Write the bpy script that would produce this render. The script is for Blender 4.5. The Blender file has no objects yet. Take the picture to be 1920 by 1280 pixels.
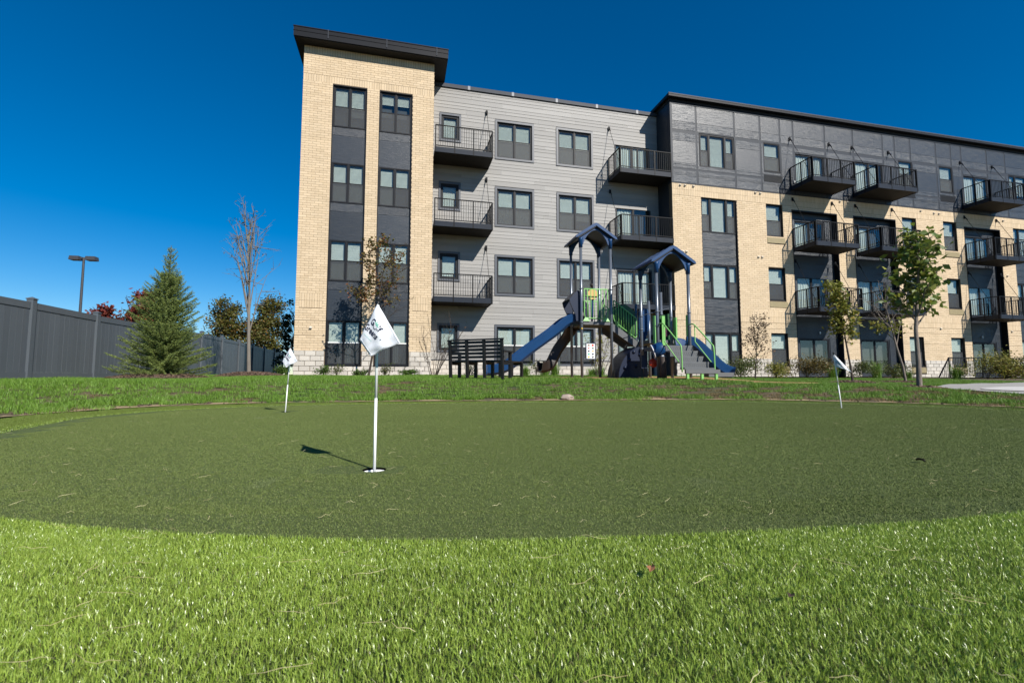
import bpy, math, random
import numpy as np
from mathutils import Vector, Matrix
from mathutils.geometry import delaunay_2d_cdt

random.seed(7)
rng = np.random.default_rng(7)
R = math.radians
S = bpy.context.scene
COL = S.collection

# ------------------------------------------------------------------ camera, sky, sun, exposure
cd = bpy.data.cameras.new("camera")
cam = bpy.data.objects.new("camera", cd)
COL.objects.link(cam)
cam.location = (0, 0, 0.42)
cam.rotation_euler = (R(90 + 4.4), 0, 0)
cd.sensor_width = 36
cd.sensor_fit = 'HORIZONTAL'
cd.lens = 16.575
cd.clip_start = 0.02
cd.clip_end = 3000
cd.dof.use_dof = True
cd.dof.focus_distance = 4.2
cd.dof.aperture_fstop = 9
S.camera = cam

SUN_EL, SUN_AZ = 37.0, math.degrees(math.atan2(0.654, -0.756))
w = bpy.data.worlds.new("World")
S.world = w
w.use_nodes = True
nt = w.node_tree
bg = nt.nodes["Background"]
sky = nt.nodes.new("ShaderNodeTexSky")
sky.sky_type = 'NISHITA'
sky.sun_disc = False
sky.sun_elevation = R(SUN_EL)
sky.sun_rotation = R(SUN_AZ)
sky.altitude = 300
sky.air_density = 1.0
sky.dust_density = 0.1
sky.ozone_density = 5.0
hs = nt.nodes.new("ShaderNodeHueSaturation")
hs.inputs["Saturation"].default_value = 1.42
hs.inputs["Value"].default_value = 1.0
nt.links.new(sky.outputs[0], hs.inputs["Color"])
nt.links.new(hs.outputs[0], bg.inputs["Color"])
bg.inputs["Strength"].default_value = 0.074

sd = bpy.data.lights.new("sun", 'SUN')
sd.energy = 4.6
sd.angle = R(0.5)
sd.color = (1.0, 0.95, 0.87)
sun = bpy.data.objects.new("sun", sd)
COL.objects.link(sun)
_d = Vector((math.sin(R(SUN_AZ)) * math.cos(R(SUN_EL)), math.cos(R(SUN_AZ)) * math.cos(R(SUN_EL)), math.sin(R(SUN_EL))))
sun.rotation_euler = _d.to_track_quat('Z', 'Y').to_euler()
sun.location = (30, -30, 40)

S.view_settings.view_transform = 'Standard'
S.view_settings.look = 'None'
S.view_settings.exposure = 0.55
S.view_settings.gamma = 1.0
S.view_settings.use_curve_mapping = False
S.render.engine = 'CYCLES'
S.cycles.use_denoising = True
S.cycles.denoiser = 'OPENIMAGEDENOISE'
S.cycles.denoising_input_passes = 'RGB_ALBEDO_NORMAL'
S.cycles.denoising_prefilter = 'ACCURATE'
S.cycles.max_bounces = 6
S.cycles.transparent_max_bounces = 12
S.cycles.caustics_reflective = False
S.cycles.caustics_refractive = False

# ------------------------------------------------------------------ materials
def mat(name, col, rough=0.6, var=0.0, vscale=4.0, stretch=(1, 1, 1), bump=0.0, bscale=60.0, piece=0.0,
        metal=0.0, spec=0.4, coords='Object', hue=None, trans=0.0, detail=4.0, sheen=0.0, dirt=None, fine=0.0):
    """one surface: base colour, a slow blotch (var), a per-piece shift (piece), fine relief (bump)"""
    m = bpy.data.materials.new(name)
    m.use_nodes = True
    n, l = m.node_tree.nodes, m.node_tree.links
    b = n["Principled BSDF"]
    b.inputs["Roughness"].default_value = rough
    b.inputs["Metallic"].default_value = metal
    b.inputs["Specular IOR Level"].default_value = spec
    tc = n.new("ShaderNodeTexCoord")
    if coords == 'World':
        src = n.new("ShaderNodeNewGeometry").outputs["Position"]
    else:
        src = tc.outputs[coords]
    mp = n.new("ShaderNodeMapping")
    mp.inputs["Scale"].default_value = stretch
    l.new(src, mp.inputs["Vector"])
    colour = n.new("ShaderNodeRGB")
    colour.outputs[0].default_value = (*col, 1)
    out = colour.outputs[0]
    def scale_by(out, fac_socket, lo, hi):
        mr = n.new("ShaderNodeMapRange")
        mr.inputs["To Min"].default_value = lo
        mr.inputs["To Max"].default_value = hi
        l.new(fac_socket, mr.inputs["Value"])
        vm = n.new("ShaderNodeVectorMath")
        vm.operation = 'SCALE'
        l.new(out, vm.inputs[0])
        l.new(mr.outputs[0], vm.inputs["Scale"])
        return vm.outputs[0]
    if hue is not None:                       # second colour mixed in piece by piece
        geo = n.new("ShaderNodeNewGeometry")
        oi = n.new("ShaderNodeObjectInfo")
        ad = n.new("ShaderNodeMath"); ad.operation = 'ADD'
        fr = n.new("ShaderNodeMath"); fr.operation = 'FRACT'
        l.new(geo.outputs["Random Per Island"], ad.inputs[0])
        l.new(oi.outputs["Random"], ad.inputs[1])
        l.new(ad.outputs[0], fr.inputs[0])
        cr = n.new("ShaderNodeValToRGB")
        els = cr.color_ramp.elements
        cols = [col] + list(hue)
        els[0].color = (*cols[0], 1)
        els[1].color = (*cols[-1], 1)
        for i, c in enumerate(cols[1:-1]):
            e = els.new((i + 1) / (len(cols) - 1))
            e.color = (*c, 1)
        l.new(fr.outputs[0], cr.inputs[0])
        out = cr.outputs[0]
    if piece > 0:
        geo = n.new("ShaderNodeNewGeometry")
        oi = n.new("ShaderNodeObjectInfo")
        ad = n.new("ShaderNodeMath"); ad.operation = 'MULTIPLY_ADD'
        l.new(geo.outputs["Random Per Island"], ad.inputs[0])
        ad.inputs[1].default_value = 7.31
        l.new(oi.outputs["Random"], ad.inputs[2])
        fr = n.new("ShaderNodeMath"); fr.operation = 'FRACT'
        l.new(ad.outputs[0], fr.inputs[0])
        out = scale_by(out, fr.outputs[0], 1 - piece, 1 + piece)
    if var > 0:
        no = n.new("ShaderNodeTexNoise")
        no.inputs["Scale"].default_value = vscale
        no.inputs["Detail"].default_value = detail
        no.inputs["Roughness"].default_value = 0.62
        l.new(mp.outputs[0], no.inputs["Vector"])
        out = scale_by(out, no.outputs[0], 1 - 2 * var, 1 + 2 * var)
    if fine > 0:
        no = n.new("ShaderNodeTexNoise")
        no.inputs["Scale"].default_value = bscale * 1.3
        no.inputs["Detail"].default_value = 2
        l.new(mp.outputs[0], no.inputs["Vector"])
        out = scale_by(out, no.outputs[0], 1 - 2 * fine, 1 + 2 * fine)
    if dirt is not None:                       # worn or stained patches with a shape of their own
        no = n.new("ShaderNodeTexNoise")
        no.inputs["Scale"].default_value = dirt[1]
        no.inputs["Detail"].default_value = 6
        no.inputs["Distortion"].default_value = 0.6
        l.new(src, no.inputs["Vector"])
        mr = n.new("ShaderNodeMapRange")
        mr.inputs["From Min"].default_value = dirt[2]
        mr.inputs["From Max"].default_value = dirt[2] + 0.12
        l.new(no.outputs[0], mr.inputs["Value"])
        mx = n.new("ShaderNodeMix"); mx.data_type = 'RGBA'
        mx.inputs[7].default_value = (*dirt[0], 1)
        l.new(mr.outputs[0], mx.inputs[0])
        l.new(out, mx.inputs[6])
        out = mx.outputs[2]
    l.new(out, b.inputs["Base Color"])
    if bump > 0:
        no = n.new("ShaderNodeTexNoise")
        no.inputs["Scale"].default_value = bscale
        no.inputs["Detail"].default_value = 5
        l.new(mp.outputs[0], no.inputs["Vector"])
        bm = n.new("ShaderNodeBump")
        bm.inputs["Strength"].default_value = bump
        bm.inputs["Distance"].default_value = 0.01
        l.new(no.outputs[0], bm.inputs["Height"])
        l.new(bm.outputs[0], b.inputs["Normal"])
    if trans > 0:                             # thin leaf or cloth: some light comes through
        tr = n.new("ShaderNodeBsdfTranslucent")
        l.new(out, tr.inputs["Color"])
        ms = n.new("ShaderNodeMixShader")
        ms.inputs[0].default_value = trans
        l.new(b.outputs[0], ms.inputs[1])
        l.new(tr.outputs[0], ms.inputs[2])
        l.new(ms.outputs[0], n["Material Output"].inputs["Surface"])
    return m

def glass_mat(name, tint, ior=1.75):
    m = bpy.data.materials.new(name)
    m.use_nodes = True
    n, l = m.node_tree.nodes, m.node_tree.links
    n.remove(n["Principled BSDF"])
    t = n.new("ShaderNodeBsdfTransparent"); t.inputs[0].default_value = (*tint, 1)
    g = n.new("ShaderNodeBsdfGlossy"); g.inputs["Roughness"].default_value = 0.015
    no = n.new("ShaderNodeTexNoise"); no.inputs["Scale"].default_value = 1.3
    bm = n.new("ShaderNodeBump"); bm.inputs["Strength"].default_value = 0.05; bm.inputs["Distance"].default_value = 0.05
    l.new(no.outputs[0], bm.inputs["Height"]); l.new(bm.outputs[0], g.inputs["Normal"])
    lw = n.new("ShaderNodeLayerWeight"); lw.inputs["Blend"].default_value = 0.5
    pw = n.new("ShaderNodeMath"); pw.operation = 'POWER'; pw.inputs[1].default_value = 4.0
    f = n.new("ShaderNodeMath"); f.operation = 'MULTIPLY_ADD'; f.inputs[1].default_value = 0.9; f.inputs[2].default_value = 0.055
    l.new(lw.outputs["Facing"], pw.inputs[0]); l.new(pw.outputs[0], f.inputs[0])
    mx = n.new("ShaderNodeMixShader")
    l.new(f.outputs[0], mx.inputs[0]); l.new(t.outputs[0], mx.inputs[1]); l.new(g.outputs[0], mx.inputs[2])
    l.new(mx.outputs[0], n["Material Output"].inputs["Surface"])
    return m

def screen_mat():
    m = bpy.data.materials.new("insect_screen")
    m.use_nodes = True
    n, l = m.node_tree.nodes, m.node_tree.links
    b = n["Principled BSDF"]
    b.inputs["Base Color"].default_value = (0.05, 0.055, 0.06, 1)
    b.inputs["Roughness"].default_value = 0.6
    t = n.new("ShaderNodeBsdfTransparent")
    mx = n.new("ShaderNodeMixShader"); mx.inputs[0].default_value = 0.45
    l.new(t.outputs[0], mx.inputs[1]); l.new(b.outputs[0], mx.inputs[2])
    l.new(mx.outputs[0], n["Material Output"].inputs["Surface"])
    return m

MAT = {}
MAT['brick'] = mat("tan_brick", (0.575, 0.445, 0.292), 0.85, var=0.06, vscale=1.2, piece=0.055, bump=0.5, bscale=90, hue=[(0.60, 0.47, 0.315), (0.545, 0.42, 0.272), (0.58, 0.45, 0.297)])
MAT['mortar'] = mat("mortar", (0.15, 0.11, 0.072), 0.95, var=0.1, vscale=6)
MAT['stone'] = mat("split_face_block", (0.52, 0.48, 0.42), 0.9, var=0.1, vscale=7, piece=0.13, bump=1.0, bscale=22)
MAT['stone_mortar'] = mat("grey_mortar", (0.26, 0.24, 0.21), 0.95)
MAT['grey_siding'] = mat("grey_lap_siding", (0.275, 0.265, 0.25), 0.6, var=0.09, vscale=5, stretch=(1, 1, 9), piece=0.10, bump=0.25, bscale=12)
MAT['grey_wrap'] = mat("siding_backing", (0.12, 0.12, 0.12), 0.9)
MAT['dark_siding'] = mat("charcoal_woodgrain_siding", (0.018, 0.024, 0.033), 0.40, var=0.24, vscale=7, stretch=(0.3, 1, 8), piece=0.16, bump=0.9, bscale=8, spec=0.5)
MAT['dark_trim'] = mat("charcoal_trim", (0.036, 0.041, 0.050), 0.5, spec=0.2, var=0.05, bump=0.1, bscale=30)
MAT['grey_trim'] = mat("window_trim", (0.075, 0.082, 0.097), 0.45, var=0.06, bump=0.1, bscale=40)
MAT['roof_metal'] = mat("dark_fascia_metal", (0.011, 0.012, 0.015), 0.5, var=0.12, vscale=1.5, metal=0.0, spec=0.15)
MAT['soffit'] = mat("dark_soffit", (0.006, 0.006, 0.007), 0.7)
MAT['coping'] = mat("coping_metal", (0.05, 0.056, 0.068), 0.55, var=0.1, vscale=2, spec=0.15)
MAT['coping_joint'] = mat("coping_joint", (0.20, 0.215, 0.235), 0.5)
MAT['roof_membrane'] = mat("roof_membrane", (0.2, 0.2, 0.2), 0.9)
MAT['window_frame'] = mat("black_window_frame", (0.011, 0.012, 0.015), 0.5, spec=0.2, var=0.1)
MAT['glass'] = glass_mat("window_glass", (0.92, 0.955, 0.945))
MAT['screen'] = screen_mat()
MAT['blind'] = mat("white_blind", (0.50, 0.51, 0.47), 0.6, piece=0.05)
MAT['curtain'] = mat("curtain", (0.42, 0.46, 0.46), 0.8, var=0.1, trans=0.3)
MAT['interior'] = mat("dim_room", (0.07, 0.07, 0.07), 0.9)
MAT['white_vinyl'] = mat("white_vinyl", (0.75, 0.75, 0.72), 0.4)
MAT['ac_cover'] = mat("tan_unit_cover", (0.27, 0.22, 0.12), 0.6, var=0.15, vscale=12)
MAT['grille'] = mat("dark_grille", (0.025, 0.026, 0.03), 0.5)
MAT['black_metal'] = mat("black_rail_metal", (0.006, 0.0065, 0.008), 0.5, var=0.15, spec=0.15)
MAT['deck_edge'] = mat("balcony_fascia", (0.017, 0.022, 0.032), 0.5, spec=0.15, var=0.12, vscale=2)
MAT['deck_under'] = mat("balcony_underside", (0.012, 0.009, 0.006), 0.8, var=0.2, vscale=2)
MAT['vent'] = mat("tan_vent_hood", (0.55, 0.50, 0.42), 0.5)
MAT['black'] = mat("black_plastic", (0.012, 0.012, 0.013), 0.45)
MAT['fence'] = mat("slate_vinyl_fence", (0.090, 0.104, 0.118), 0.45, var=0.06, vscale=2.5, piece=0.07, stretch=(1, 1, 0.3), bump=0.12, bscale=30)
MAT['galv'] = mat("painted_pole", (0.05, 0.05, 0.055), 0.45, var=0.1)
MAT['concrete'] = mat("concrete", (0.33, 0.315, 0.29), 0.85, var=0.10, vscale=2.2, bump=0.3, bscale=60, fine=0.08, coords='World')
MAT['concrete_light'] = mat("pale_concrete", (0.52, 0.50, 0.47), 0.85, var=0.08, vscale=2.2, bump=0.3, bscale=60, fine=0.08, coords='World')
MAT['soil'] = mat("soil", (0.10, 0.075, 0.042), 0.95, var=0.28, vscale=3, bump=1, bscale=35, coords='World', dirt=((0.035, 0.055, 0.018), 0.45, 0.50), fine=0.2)
MAT['sand'] = mat("sandy_edging", (0.34, 0.25, 0.14), 0.95, var=0.25, vscale=9, bump=1, bscale=70, coords='World', fine=0.15)
MAT['mulch_ground'] = mat("mulch_bed", (0.055, 0.036, 0.024), 0.95, var=0.3, vscale=14, bump=1, bscale=60, coords='World')
MAT['play_mulch'] = mat("wood_fibre_surface", (0.34, 0.20, 0.085), 0.95, var=0.25, vscale=9, bump=1, bscale=70, coords='World', fine=0.2)
MAT['chip'] = mat("mulch_chip", (0.10, 0.060, 0.038), 0.9, hue=[(0.16, 0.10, 0.065), (0.05, 0.032, 0.022), (0.20, 0.14, 0.10)])
MAT['green_base'] = mat("putting_turf", (0.10, 0.135, 0.034), 0.8, var=0.10, vscale=1.1, bump=1.0, bscale=420, coords='World', fine=0.35)
MAT['turf_base'] = mat("turf_backing", (0.035, 0.055, 0.010), 0.9, var=0.2, vscale=12, bump=1, bscale=300, coords='World')
MAT['green_fibre'] = mat("putting_fibre", (0.125, 0.165, 0.042), 0.62, hue=[(0.105, 0.145, 0.036), (0.155, 0.20, 0.055), (0.115, 0.155, 0.042), (0.22, 0.23, 0.095)], spec=0.18, var=0.10, vscale=0.9, coords='World', dirt=((0.20, 0.23, 0.12), 1.7, 0.66))
MAT['turf_fibre'] = mat("fringe_fibre", (0.225, 0.345, 0.046), 0.31, hue=[(0.325, 0.445, 0.068), (0.13, 0.215, 0.020), (0.42, 0.53, 0.11), (0.20, 0.295, 0.034)], spec=0.6, trans=0.18, var=0.15, vscale=2.2, coords='World')
MAT['turf_far_shaded'] = mat("shaded_fringe_fibre", (0.115, 0.165, 0.026), 0.5, hue=[(0.14, 0.19, 0.034), (0.085, 0.13, 0.018), (0.16, 0.20, 0.045)], spec=0.25)  # darker copy of the fringe fibre, shade at the back put into its colour
MAT['turf_thatch'] = mat("fringe_thatch", (0.15, 0.15, 0.045), 0.6, hue=[(0.10, 0.13, 0.03), (0.20, 0.17, 0.07)])
MAT['grass'] = mat("lawn_blade", (0.13, 0.245, 0.026), 0.5, hue=[(0.17, 0.30, 0.040), (0.08, 0.175, 0.018), (0.22, 0.33, 0.060)], spec=0.3, trans=0.25)
MAT['dry_grass'] = mat("dry_blade", (0.22, 0.15, 0.060), 0.7, hue=[(0.30, 0.20, 0.09), (0.12, 0.13, 0.035), (0.16, 0.105, 0.05), (0.09, 0.13, 0.03)], trans=0.2)
MAT['straw'] = mat("straw", (0.42, 0.36, 0.18), 0.6, hue=[(0.52, 0.46, 0.26), (0.36, 0.31, 0.14)])
MAT['white_pole'] = mat("white_pole", (0.80, 0.80, 0.78), 0.35)
MAT['cup'] = mat("white_cup", (0.82, 0.82, 0.80), 0.4)
MAT['flag'] = mat("white_flag_cloth", (0.74, 0.76, 0.79), 0.8, bump=0.25, bscale=420, trans=0.12)
MAT['navy_ink'] = mat("navy_print", (0.010, 0.016, 0.040), 0.7)
MAT['teal_ink'] = mat("teal_print", (0.10, 0.42, 0.30), 0.7)
MAT['teal_pale'] = mat("pale_teal_print", (0.38, 0.58, 0.55), 0.7)
MAT['rock'] = mat("pink_granite", (0.34, 0.27, 0.22), 0.9, var=0.25, vscale=12, bump=1, bscale=40)
MAT['play_blue'] = mat("blue_plastic", (0.005, 0.042, 0.130), 0.42, var=0.14, vscale=3, spec=0.3)
MAT['play_navy'] = mat("navy_plastic", (0.005, 0.012, 0.036), 0.45, var=0.1, vscale=3)
MAT['play_green'] = mat("lime_green_paint", (0.20, 0.46, 0.13), 0.38, var=0.05)
MAT['play_green_dark'] = mat("dark_green_plastic", (0.014, 0.075, 0.022), 0.4, var=0.1)
MAT['play_post'] = mat("slate_post", (0.135, 0.155, 0.185), 0.28, metal=0.35, var=0.05)
MAT['play_deck'] = mat("grey_coated_deck", (0.11, 0.115, 0.12), 0.7, var=0.1, bump=0.4, bscale=120)
MAT['play_brown_shade'] = mat("brown_shade_plastic", (0.016, 0.010, 0.008), 0.45, var=0.2)  # brown parts, and plastic with its shade put into the colour
MAT['play_bark'] = mat("bark_texture_plastic", (0.045, 0.033, 0.027), 0.7, var=0.3, vscale=8, stretch=(1, 1, 0.25), bump=1, bscale=30)
MAT['play_red'] = mat("red_plastic", (0.55, 0.045, 0.015), 0.4)
MAT['play_tan'] = mat("tan_plastic", (0.55, 0.36, 0.13), 0.5)
MAT['play_white'] = mat("white_plastic", (0.75, 0.75, 0.75), 0.4)
MAT['play_yellow'] = mat("yellow_plastic", (0.65, 0.42, 0.03), 0.4)
MAT['bench'] = mat("black_recycled_plastic", (0.011, 0.011, 0.012), 0.42, var=0.15, bump=0.3, bscale=60)
MAT['bark'] = mat("grey_bark", (0.17, 0.14, 0.115), 0.9, var=0.25, vscale=12, stretch=(1, 1, 0.3), bump=1, bscale=40)
MAT['dark_bark'] = mat("dark_bark", (0.060, 0.046, 0.036), 0.9, var=0.25, vscale=12, stretch=(1, 1, 0.3), bump=1, bscale=40)
MAT['pale_bark'] = mat("pale_bark", (0.165, 0.145, 0.12), 0.9, var=0.2, vscale=10, stretch=(1, 1, 0.3), bump=0.6, bscale=40)
MAT['needle'] = mat("spruce_needle", (0.17, 0.23, 0.055), 0.6, hue=[(0.24, 0.29, 0.070), (0.09, 0.14, 0.045), (0.28, 0.33, 0.085)], trans=0.2)
def leafmat(name, cols, trans=0.3):
    return mat(name, cols[0], 0.45, hue=cols[1:], spec=0.35, trans=trans)
MAT['leaf_green'] = leafmat("maple_leaf", [(0.10, 0.155, 0.022), (0.17, 0.215, 0.034), (0.06, 0.105, 0.016), (0.30, 0.30, 0.055)])
MAT['leaf_yellowgreen'] = leafmat("yellow_green_leaf", [(0.18, 0.21, 0.028), (0.27, 0.25, 0.045), (0.11, 0.145, 0.022), (0.36, 0.28, 0.06)])
MAT['leaf_rust'] = leafmat("rusting_leaf", [(0.08, 0.095, 0.020), (0.17, 0.11, 0.028), (0.055, 0.07, 0.016), (0.28, 0.09, 0.035)])
MAT['leaf_red'] = leafmat("red_leaf", [(0.22, 0.045, 0.032), (0.14, 0.032, 0.028), (0.28, 0.08, 0.035)])
MAT['leaf_purple'] = leafmat("purple_brown_leaf", [(0.10, 0.070, 0.045), (0.16, 0.11, 0.08), (0.07, 0.06, 0.03), (0.20, 0.12, 0.07)])
MAT['leaf_olive'] = leafmat("olive_leaf", [(0.095, 0.105, 0.022), (0.135, 0.12, 0.028), (0.07, 0.09, 0.018), (0.21, 0.11, 0.035)])
MAT['leaf_dark'] = leafmat("dark_leaf", [(0.020, 0.040, 0.014), (0.030, 0.055, 0.016), (0.014, 0.030, 0.012)])
MAT['leaf_shrub'] = leafmat("shrub_leaf", [(0.065, 0.10, 0.018), (0.11, 0.13, 0.030), (0.045, 0.075, 0.014), (0.17, 0.15, 0.045)])
MAT['leaf_juniper'] = leafmat("juniper_leaf", [(0.060, 0.115, 0.018), (0.085, 0.15, 0.022), (0.040, 0.08, 0.014)])
MAT['leaf_bronze'] = leafmat("bronze_leaf", [(0.10, 0.095, 0.024), (0.16, 0.10, 0.030), (0.07, 0.075, 0.018), (0.20, 0.13, 0.04)])
MAT['fallen_leaf'] = mat("fallen_leaf", (0.30, 0.13, 0.06), 0.6)
MAT['fallen_dark'] = mat("fallen_dark_leaf", (0.05, 0.028, 0.018), 0.6)

# ------------------------------------------------------------------ mesh helpers
class MB:
    def __init__(s):
        s.v, s.f = [], []
    def add(s, vs, fs):
        o = len(s.v)
        s.v.extend([tuple(p) for p in vs])
        s.f.extend([tuple(i + o for i in q) for q in fs])
        return s
    def box(s, x0, x1, y0, y1, z0, z1):
        return s.add([(x0, y0, z0), (x1, y0, z0), (x1, y1, z0), (x0, y1, z0), (x0, y0, z1), (x1, y0, z1), (x1, y1, z1), (x0, y1, z1)],
                     [(0, 3, 2, 1), (4, 5, 6, 7), (0, 1, 5, 4), (1, 2, 6, 5), (2, 3, 7, 6), (3, 0, 4, 7)])
    def bar(s, a, b, wd, ht=None, up=(0, 0, 1)):
        """rectangular bar from a to b"""
        a, b = Vector(a), Vector(b)
        ht = ht or wd
        d = (b - a).normalized()
        u = Vector(up)
        if abs(d.dot(u)) > 0.98:
            u = Vector((0, 1, 0))
        r = d.cross(u).normalized()
        t = r.cross(d).normalized()
        vs = []
        for p in (a, b):
            for i, j in ((-1, -1), (1, -1), (1, 1), (-1, 1)):
                vs.append(p + r * (i * wd / 2) + t * (j * ht / 2))
        return s.add(vs, [(0, 1, 2, 3), (7, 6, 5, 4), (0, 4, 5, 1), (1, 5, 6, 2), (2, 6, 7, 3), (3, 7, 4, 0)])
    def tube(s, pts, rad, n=8, cap=True):
        pts = [Vector(p) for p in pts]
        rad = rad if hasattr(rad, '__len__') else [rad] * len(pts)
        vs, fs = [], []
        ref = None
        for i, p in enumerate(pts):
            d = (pts[min(i + 1, len(pts) - 1)] - pts[max(i - 1, 0)]).normalized()
            if ref is None:
                ref = Vector((1, 0, 0)) if abs(d.x) < 0.9 else Vector((0, 1, 0))
            r = (ref - d * ref.dot(d)).normalized()
            ref = r
            t = d.cross(r)
            for k in range(n):
                a = 2 * math.pi * k / n
                vs.append(p + (r * math.cos(a) + t * math.sin(a)) * rad[i])
        for i in range(len(pts) - 1):
            for k in range(n):
                a, b = i * n + k, i * n + (k + 1) % n
                fs.append((a, b, b + n, a + n))
        if cap:
            fs.append(tuple(reversed(range(n))))
            fs.append(tuple(range((len(pts) - 1) * n, len(pts) * n)))
        return s.add(vs, fs)
    def lathe(s, prof, c=(0, 0, 0), n=20):
        vs, fs = [], []
        for r, z in prof:
            for k in range(n):
                a = 2 * math.pi * k / n
                vs.append((c[0] + r * math.cos(a), c[1] + r * math.sin(a), c[2] + z))
        for i in range(len(prof) - 1):
            for k in range(n):
                a, b = i * n + k, i * n + (k + 1) % n
                fs.append((a, b, b + n, a + n))
        return s.add(vs, fs)
    def prism(s, poly, y0, y1):
        """poly of (x, z) extruded along y"""
        n = len(poly)
        vs = [(x, y0, z) for x, z in poly] + [(x, y1, z) for x, z in poly]
        fs = [tuple(range(n)), tuple(reversed(range(n, 2 * n)))]
        fs += [(i, (i + 1) % n, (i + 1) % n + n, i + n)[::-1] for i in range(n)]
        return s.add(vs, fs)
    def mesh(s, name, m, smooth=False):
        me = bpy.data.meshes.new(name)
        me.from_pydata(s.v, [], s.f)
        if m is not None:
            me.materials.append(m if not isinstance(m, str) else MAT[m])
        if smooth:
            me.polygons.foreach_set("use_smooth", [True] * len(me.polygons))
        me.update()
        return me
    def build(s, name, m, parent=None, smooth=False, loc=(0, 0, 0), kind=None):
        return link(name, s.mesh(name, m, smooth), parent, loc, kind)

def link(name, me, parent=None, loc=(0, 0, 0), kind=None, rotz=0.0, scale=None):
    o = bpy.data.objects.new(name, me)
    COL.objects.link(o)
    o.location = loc
    if rotz:
        o.rotation_euler = (0, 0, rotz)
    if scale is not None:
        o.scale = scale
    if parent is not None:
        o.parent = parent
    if kind:
        o["kind"] = kind
    return o

def npmesh(name, verts, tris, m):
    me = bpy.data.meshes.new(name)
    verts = np.asarray(verts, np.float32)
    tris = np.asarray(tris, np.int32)
    k = tris.shape[1]
    me.vertices.add(len(verts)); me.vertices.foreach_set("co", verts.ravel())
    me.loops.add(tris.size); me.loops.foreach_set("vertex_index", tris.ravel())
    me.polygons.add(len(tris))
    me.polygons.foreach_set("loop_start", np.arange(0, tris.size, k, dtype=np.int32))
    me.update(calc_edges=True)
    me.validate()
    if m is not None:
        me.materials.append(MAT[m] if isinstance(m, str) else m)
    return me

def thing(name, label, cat, loc=(0, 0, 0), rotz=0.0, group=None):
    o = bpy.data.objects.new(name, None)
    o.empty_display_size = 0.2
    COL.objects.link(o)
    o.location = loc
    o.rotation_euler = (0, 0, rotz)
    return tag(o, label, cat, group)

def tag(o, label, cat=None, group=None, kind=None):
    o["label"] = label
    if cat: o["category"] = cat
    if group: o["group"] = group
    if kind: o["kind"] = kind
    return o

def catmull(pts, sub=8, closed=True):
    P = np.array(pts, float)
    n = len(P)
    out = []
    rngi = range(n) if closed else range(n - 1)
    for i in rngi:
        p0, p1, p2, p3 = [P[(i + k) % n] if closed else P[min(max(i + k, 0), n - 1)] for k in (-1, 0, 1, 2)]
        for t in np.linspace(0, 1, sub, endpoint=False):
            out.append(0.5 * ((2 * p1) + (-p0 + p2) * t + (2 * p0 - 5 * p1 + 4 * p2 - p3) * t * t + (-p0 + 3 * p1 - 3 * p2 + p3) * t ** 3))
    if not closed: out.append(P[-1])
    return np.array(out)

def inside(poly, x, y):
    x = np.asarray(x, float); y = np.asarray(y, float)
    c = np.zeros(x.shape, bool)
    n = len(poly)
    for i in range(n):
        x1, y1 = poly[i]; x2, y2 = poly[(i + 1) % n]
        if y1 == y2: continue
        k = ((y1 > y) != (y2 > y)) & (x < (x2 - x1) * (y - y1) / (y2 - y1) + x1)
        c ^= k
    return c

def polydist(poly, x, y):
    x = np.asarray(x, float); y = np.asarray(y, float)
    d = np.full(x.shape, 1e9)
    n = len(poly)
    for i in range(n):
        x1, y1 = poly[i]; x2, y2 = poly[(i + 1) % n]
        dx, dy = x2 - x1, y2 - y1
        L = dx * dx + dy * dy + 1e-12
        t = np.clip(((x - x1) * dx + (y - y1) * dy) / L, 0, 1)
        d = np.minimum(d, np.hypot(x - x1 - t * dx, y - y1 - t * dy))
    return d

def sheet(name, loops, z, m, extra=None):
    """flat triangulated sheet bounded by loops[0] with the other loops cut out"""
    vs, es = [], []
    for lp in loops:
        o = len(vs)
        vs += [Vector((p[0], p[1])) for p in lp]
        es += [(o + i, o + (i + 1) % len(lp)) for i in range(len(lp))]
    if extra is not None:
        vs += [Vector((p[0], p[1])) for p in extra]
    ov, oe, of, *_ = delaunay_2d_cdt(vs, es, [], 0, 1e-6)
    A = np.array([(p.x, p.y) for p in ov])
    F = np.array([f for f in of])
    c = A[F].mean(1)
    k = inside(loops[0], c[:, 0], c[:, 1])
    for lp in loops[1:]:
        k &= ~inside(lp, c[:, 0], c[:, 1])
    F = F[k]
    zz = z(A[:, 0], A[:, 1]) if callable(z) else np.full(len(A), z)
    a, b, d = A[F[:, 0]], A[F[:, 1]], A[F[:, 2]]
    flip = ((b[:, 0] - a[:, 0]) * (d[:, 1] - a[:, 1]) - (b[:, 1] - a[:, 1]) * (d[:, 0] - a[:, 0])) < 0
    F[flip] = F[flip][:, ::-1]
    return npmesh(name, np.column_stack([A, zz]), F, m)

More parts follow.
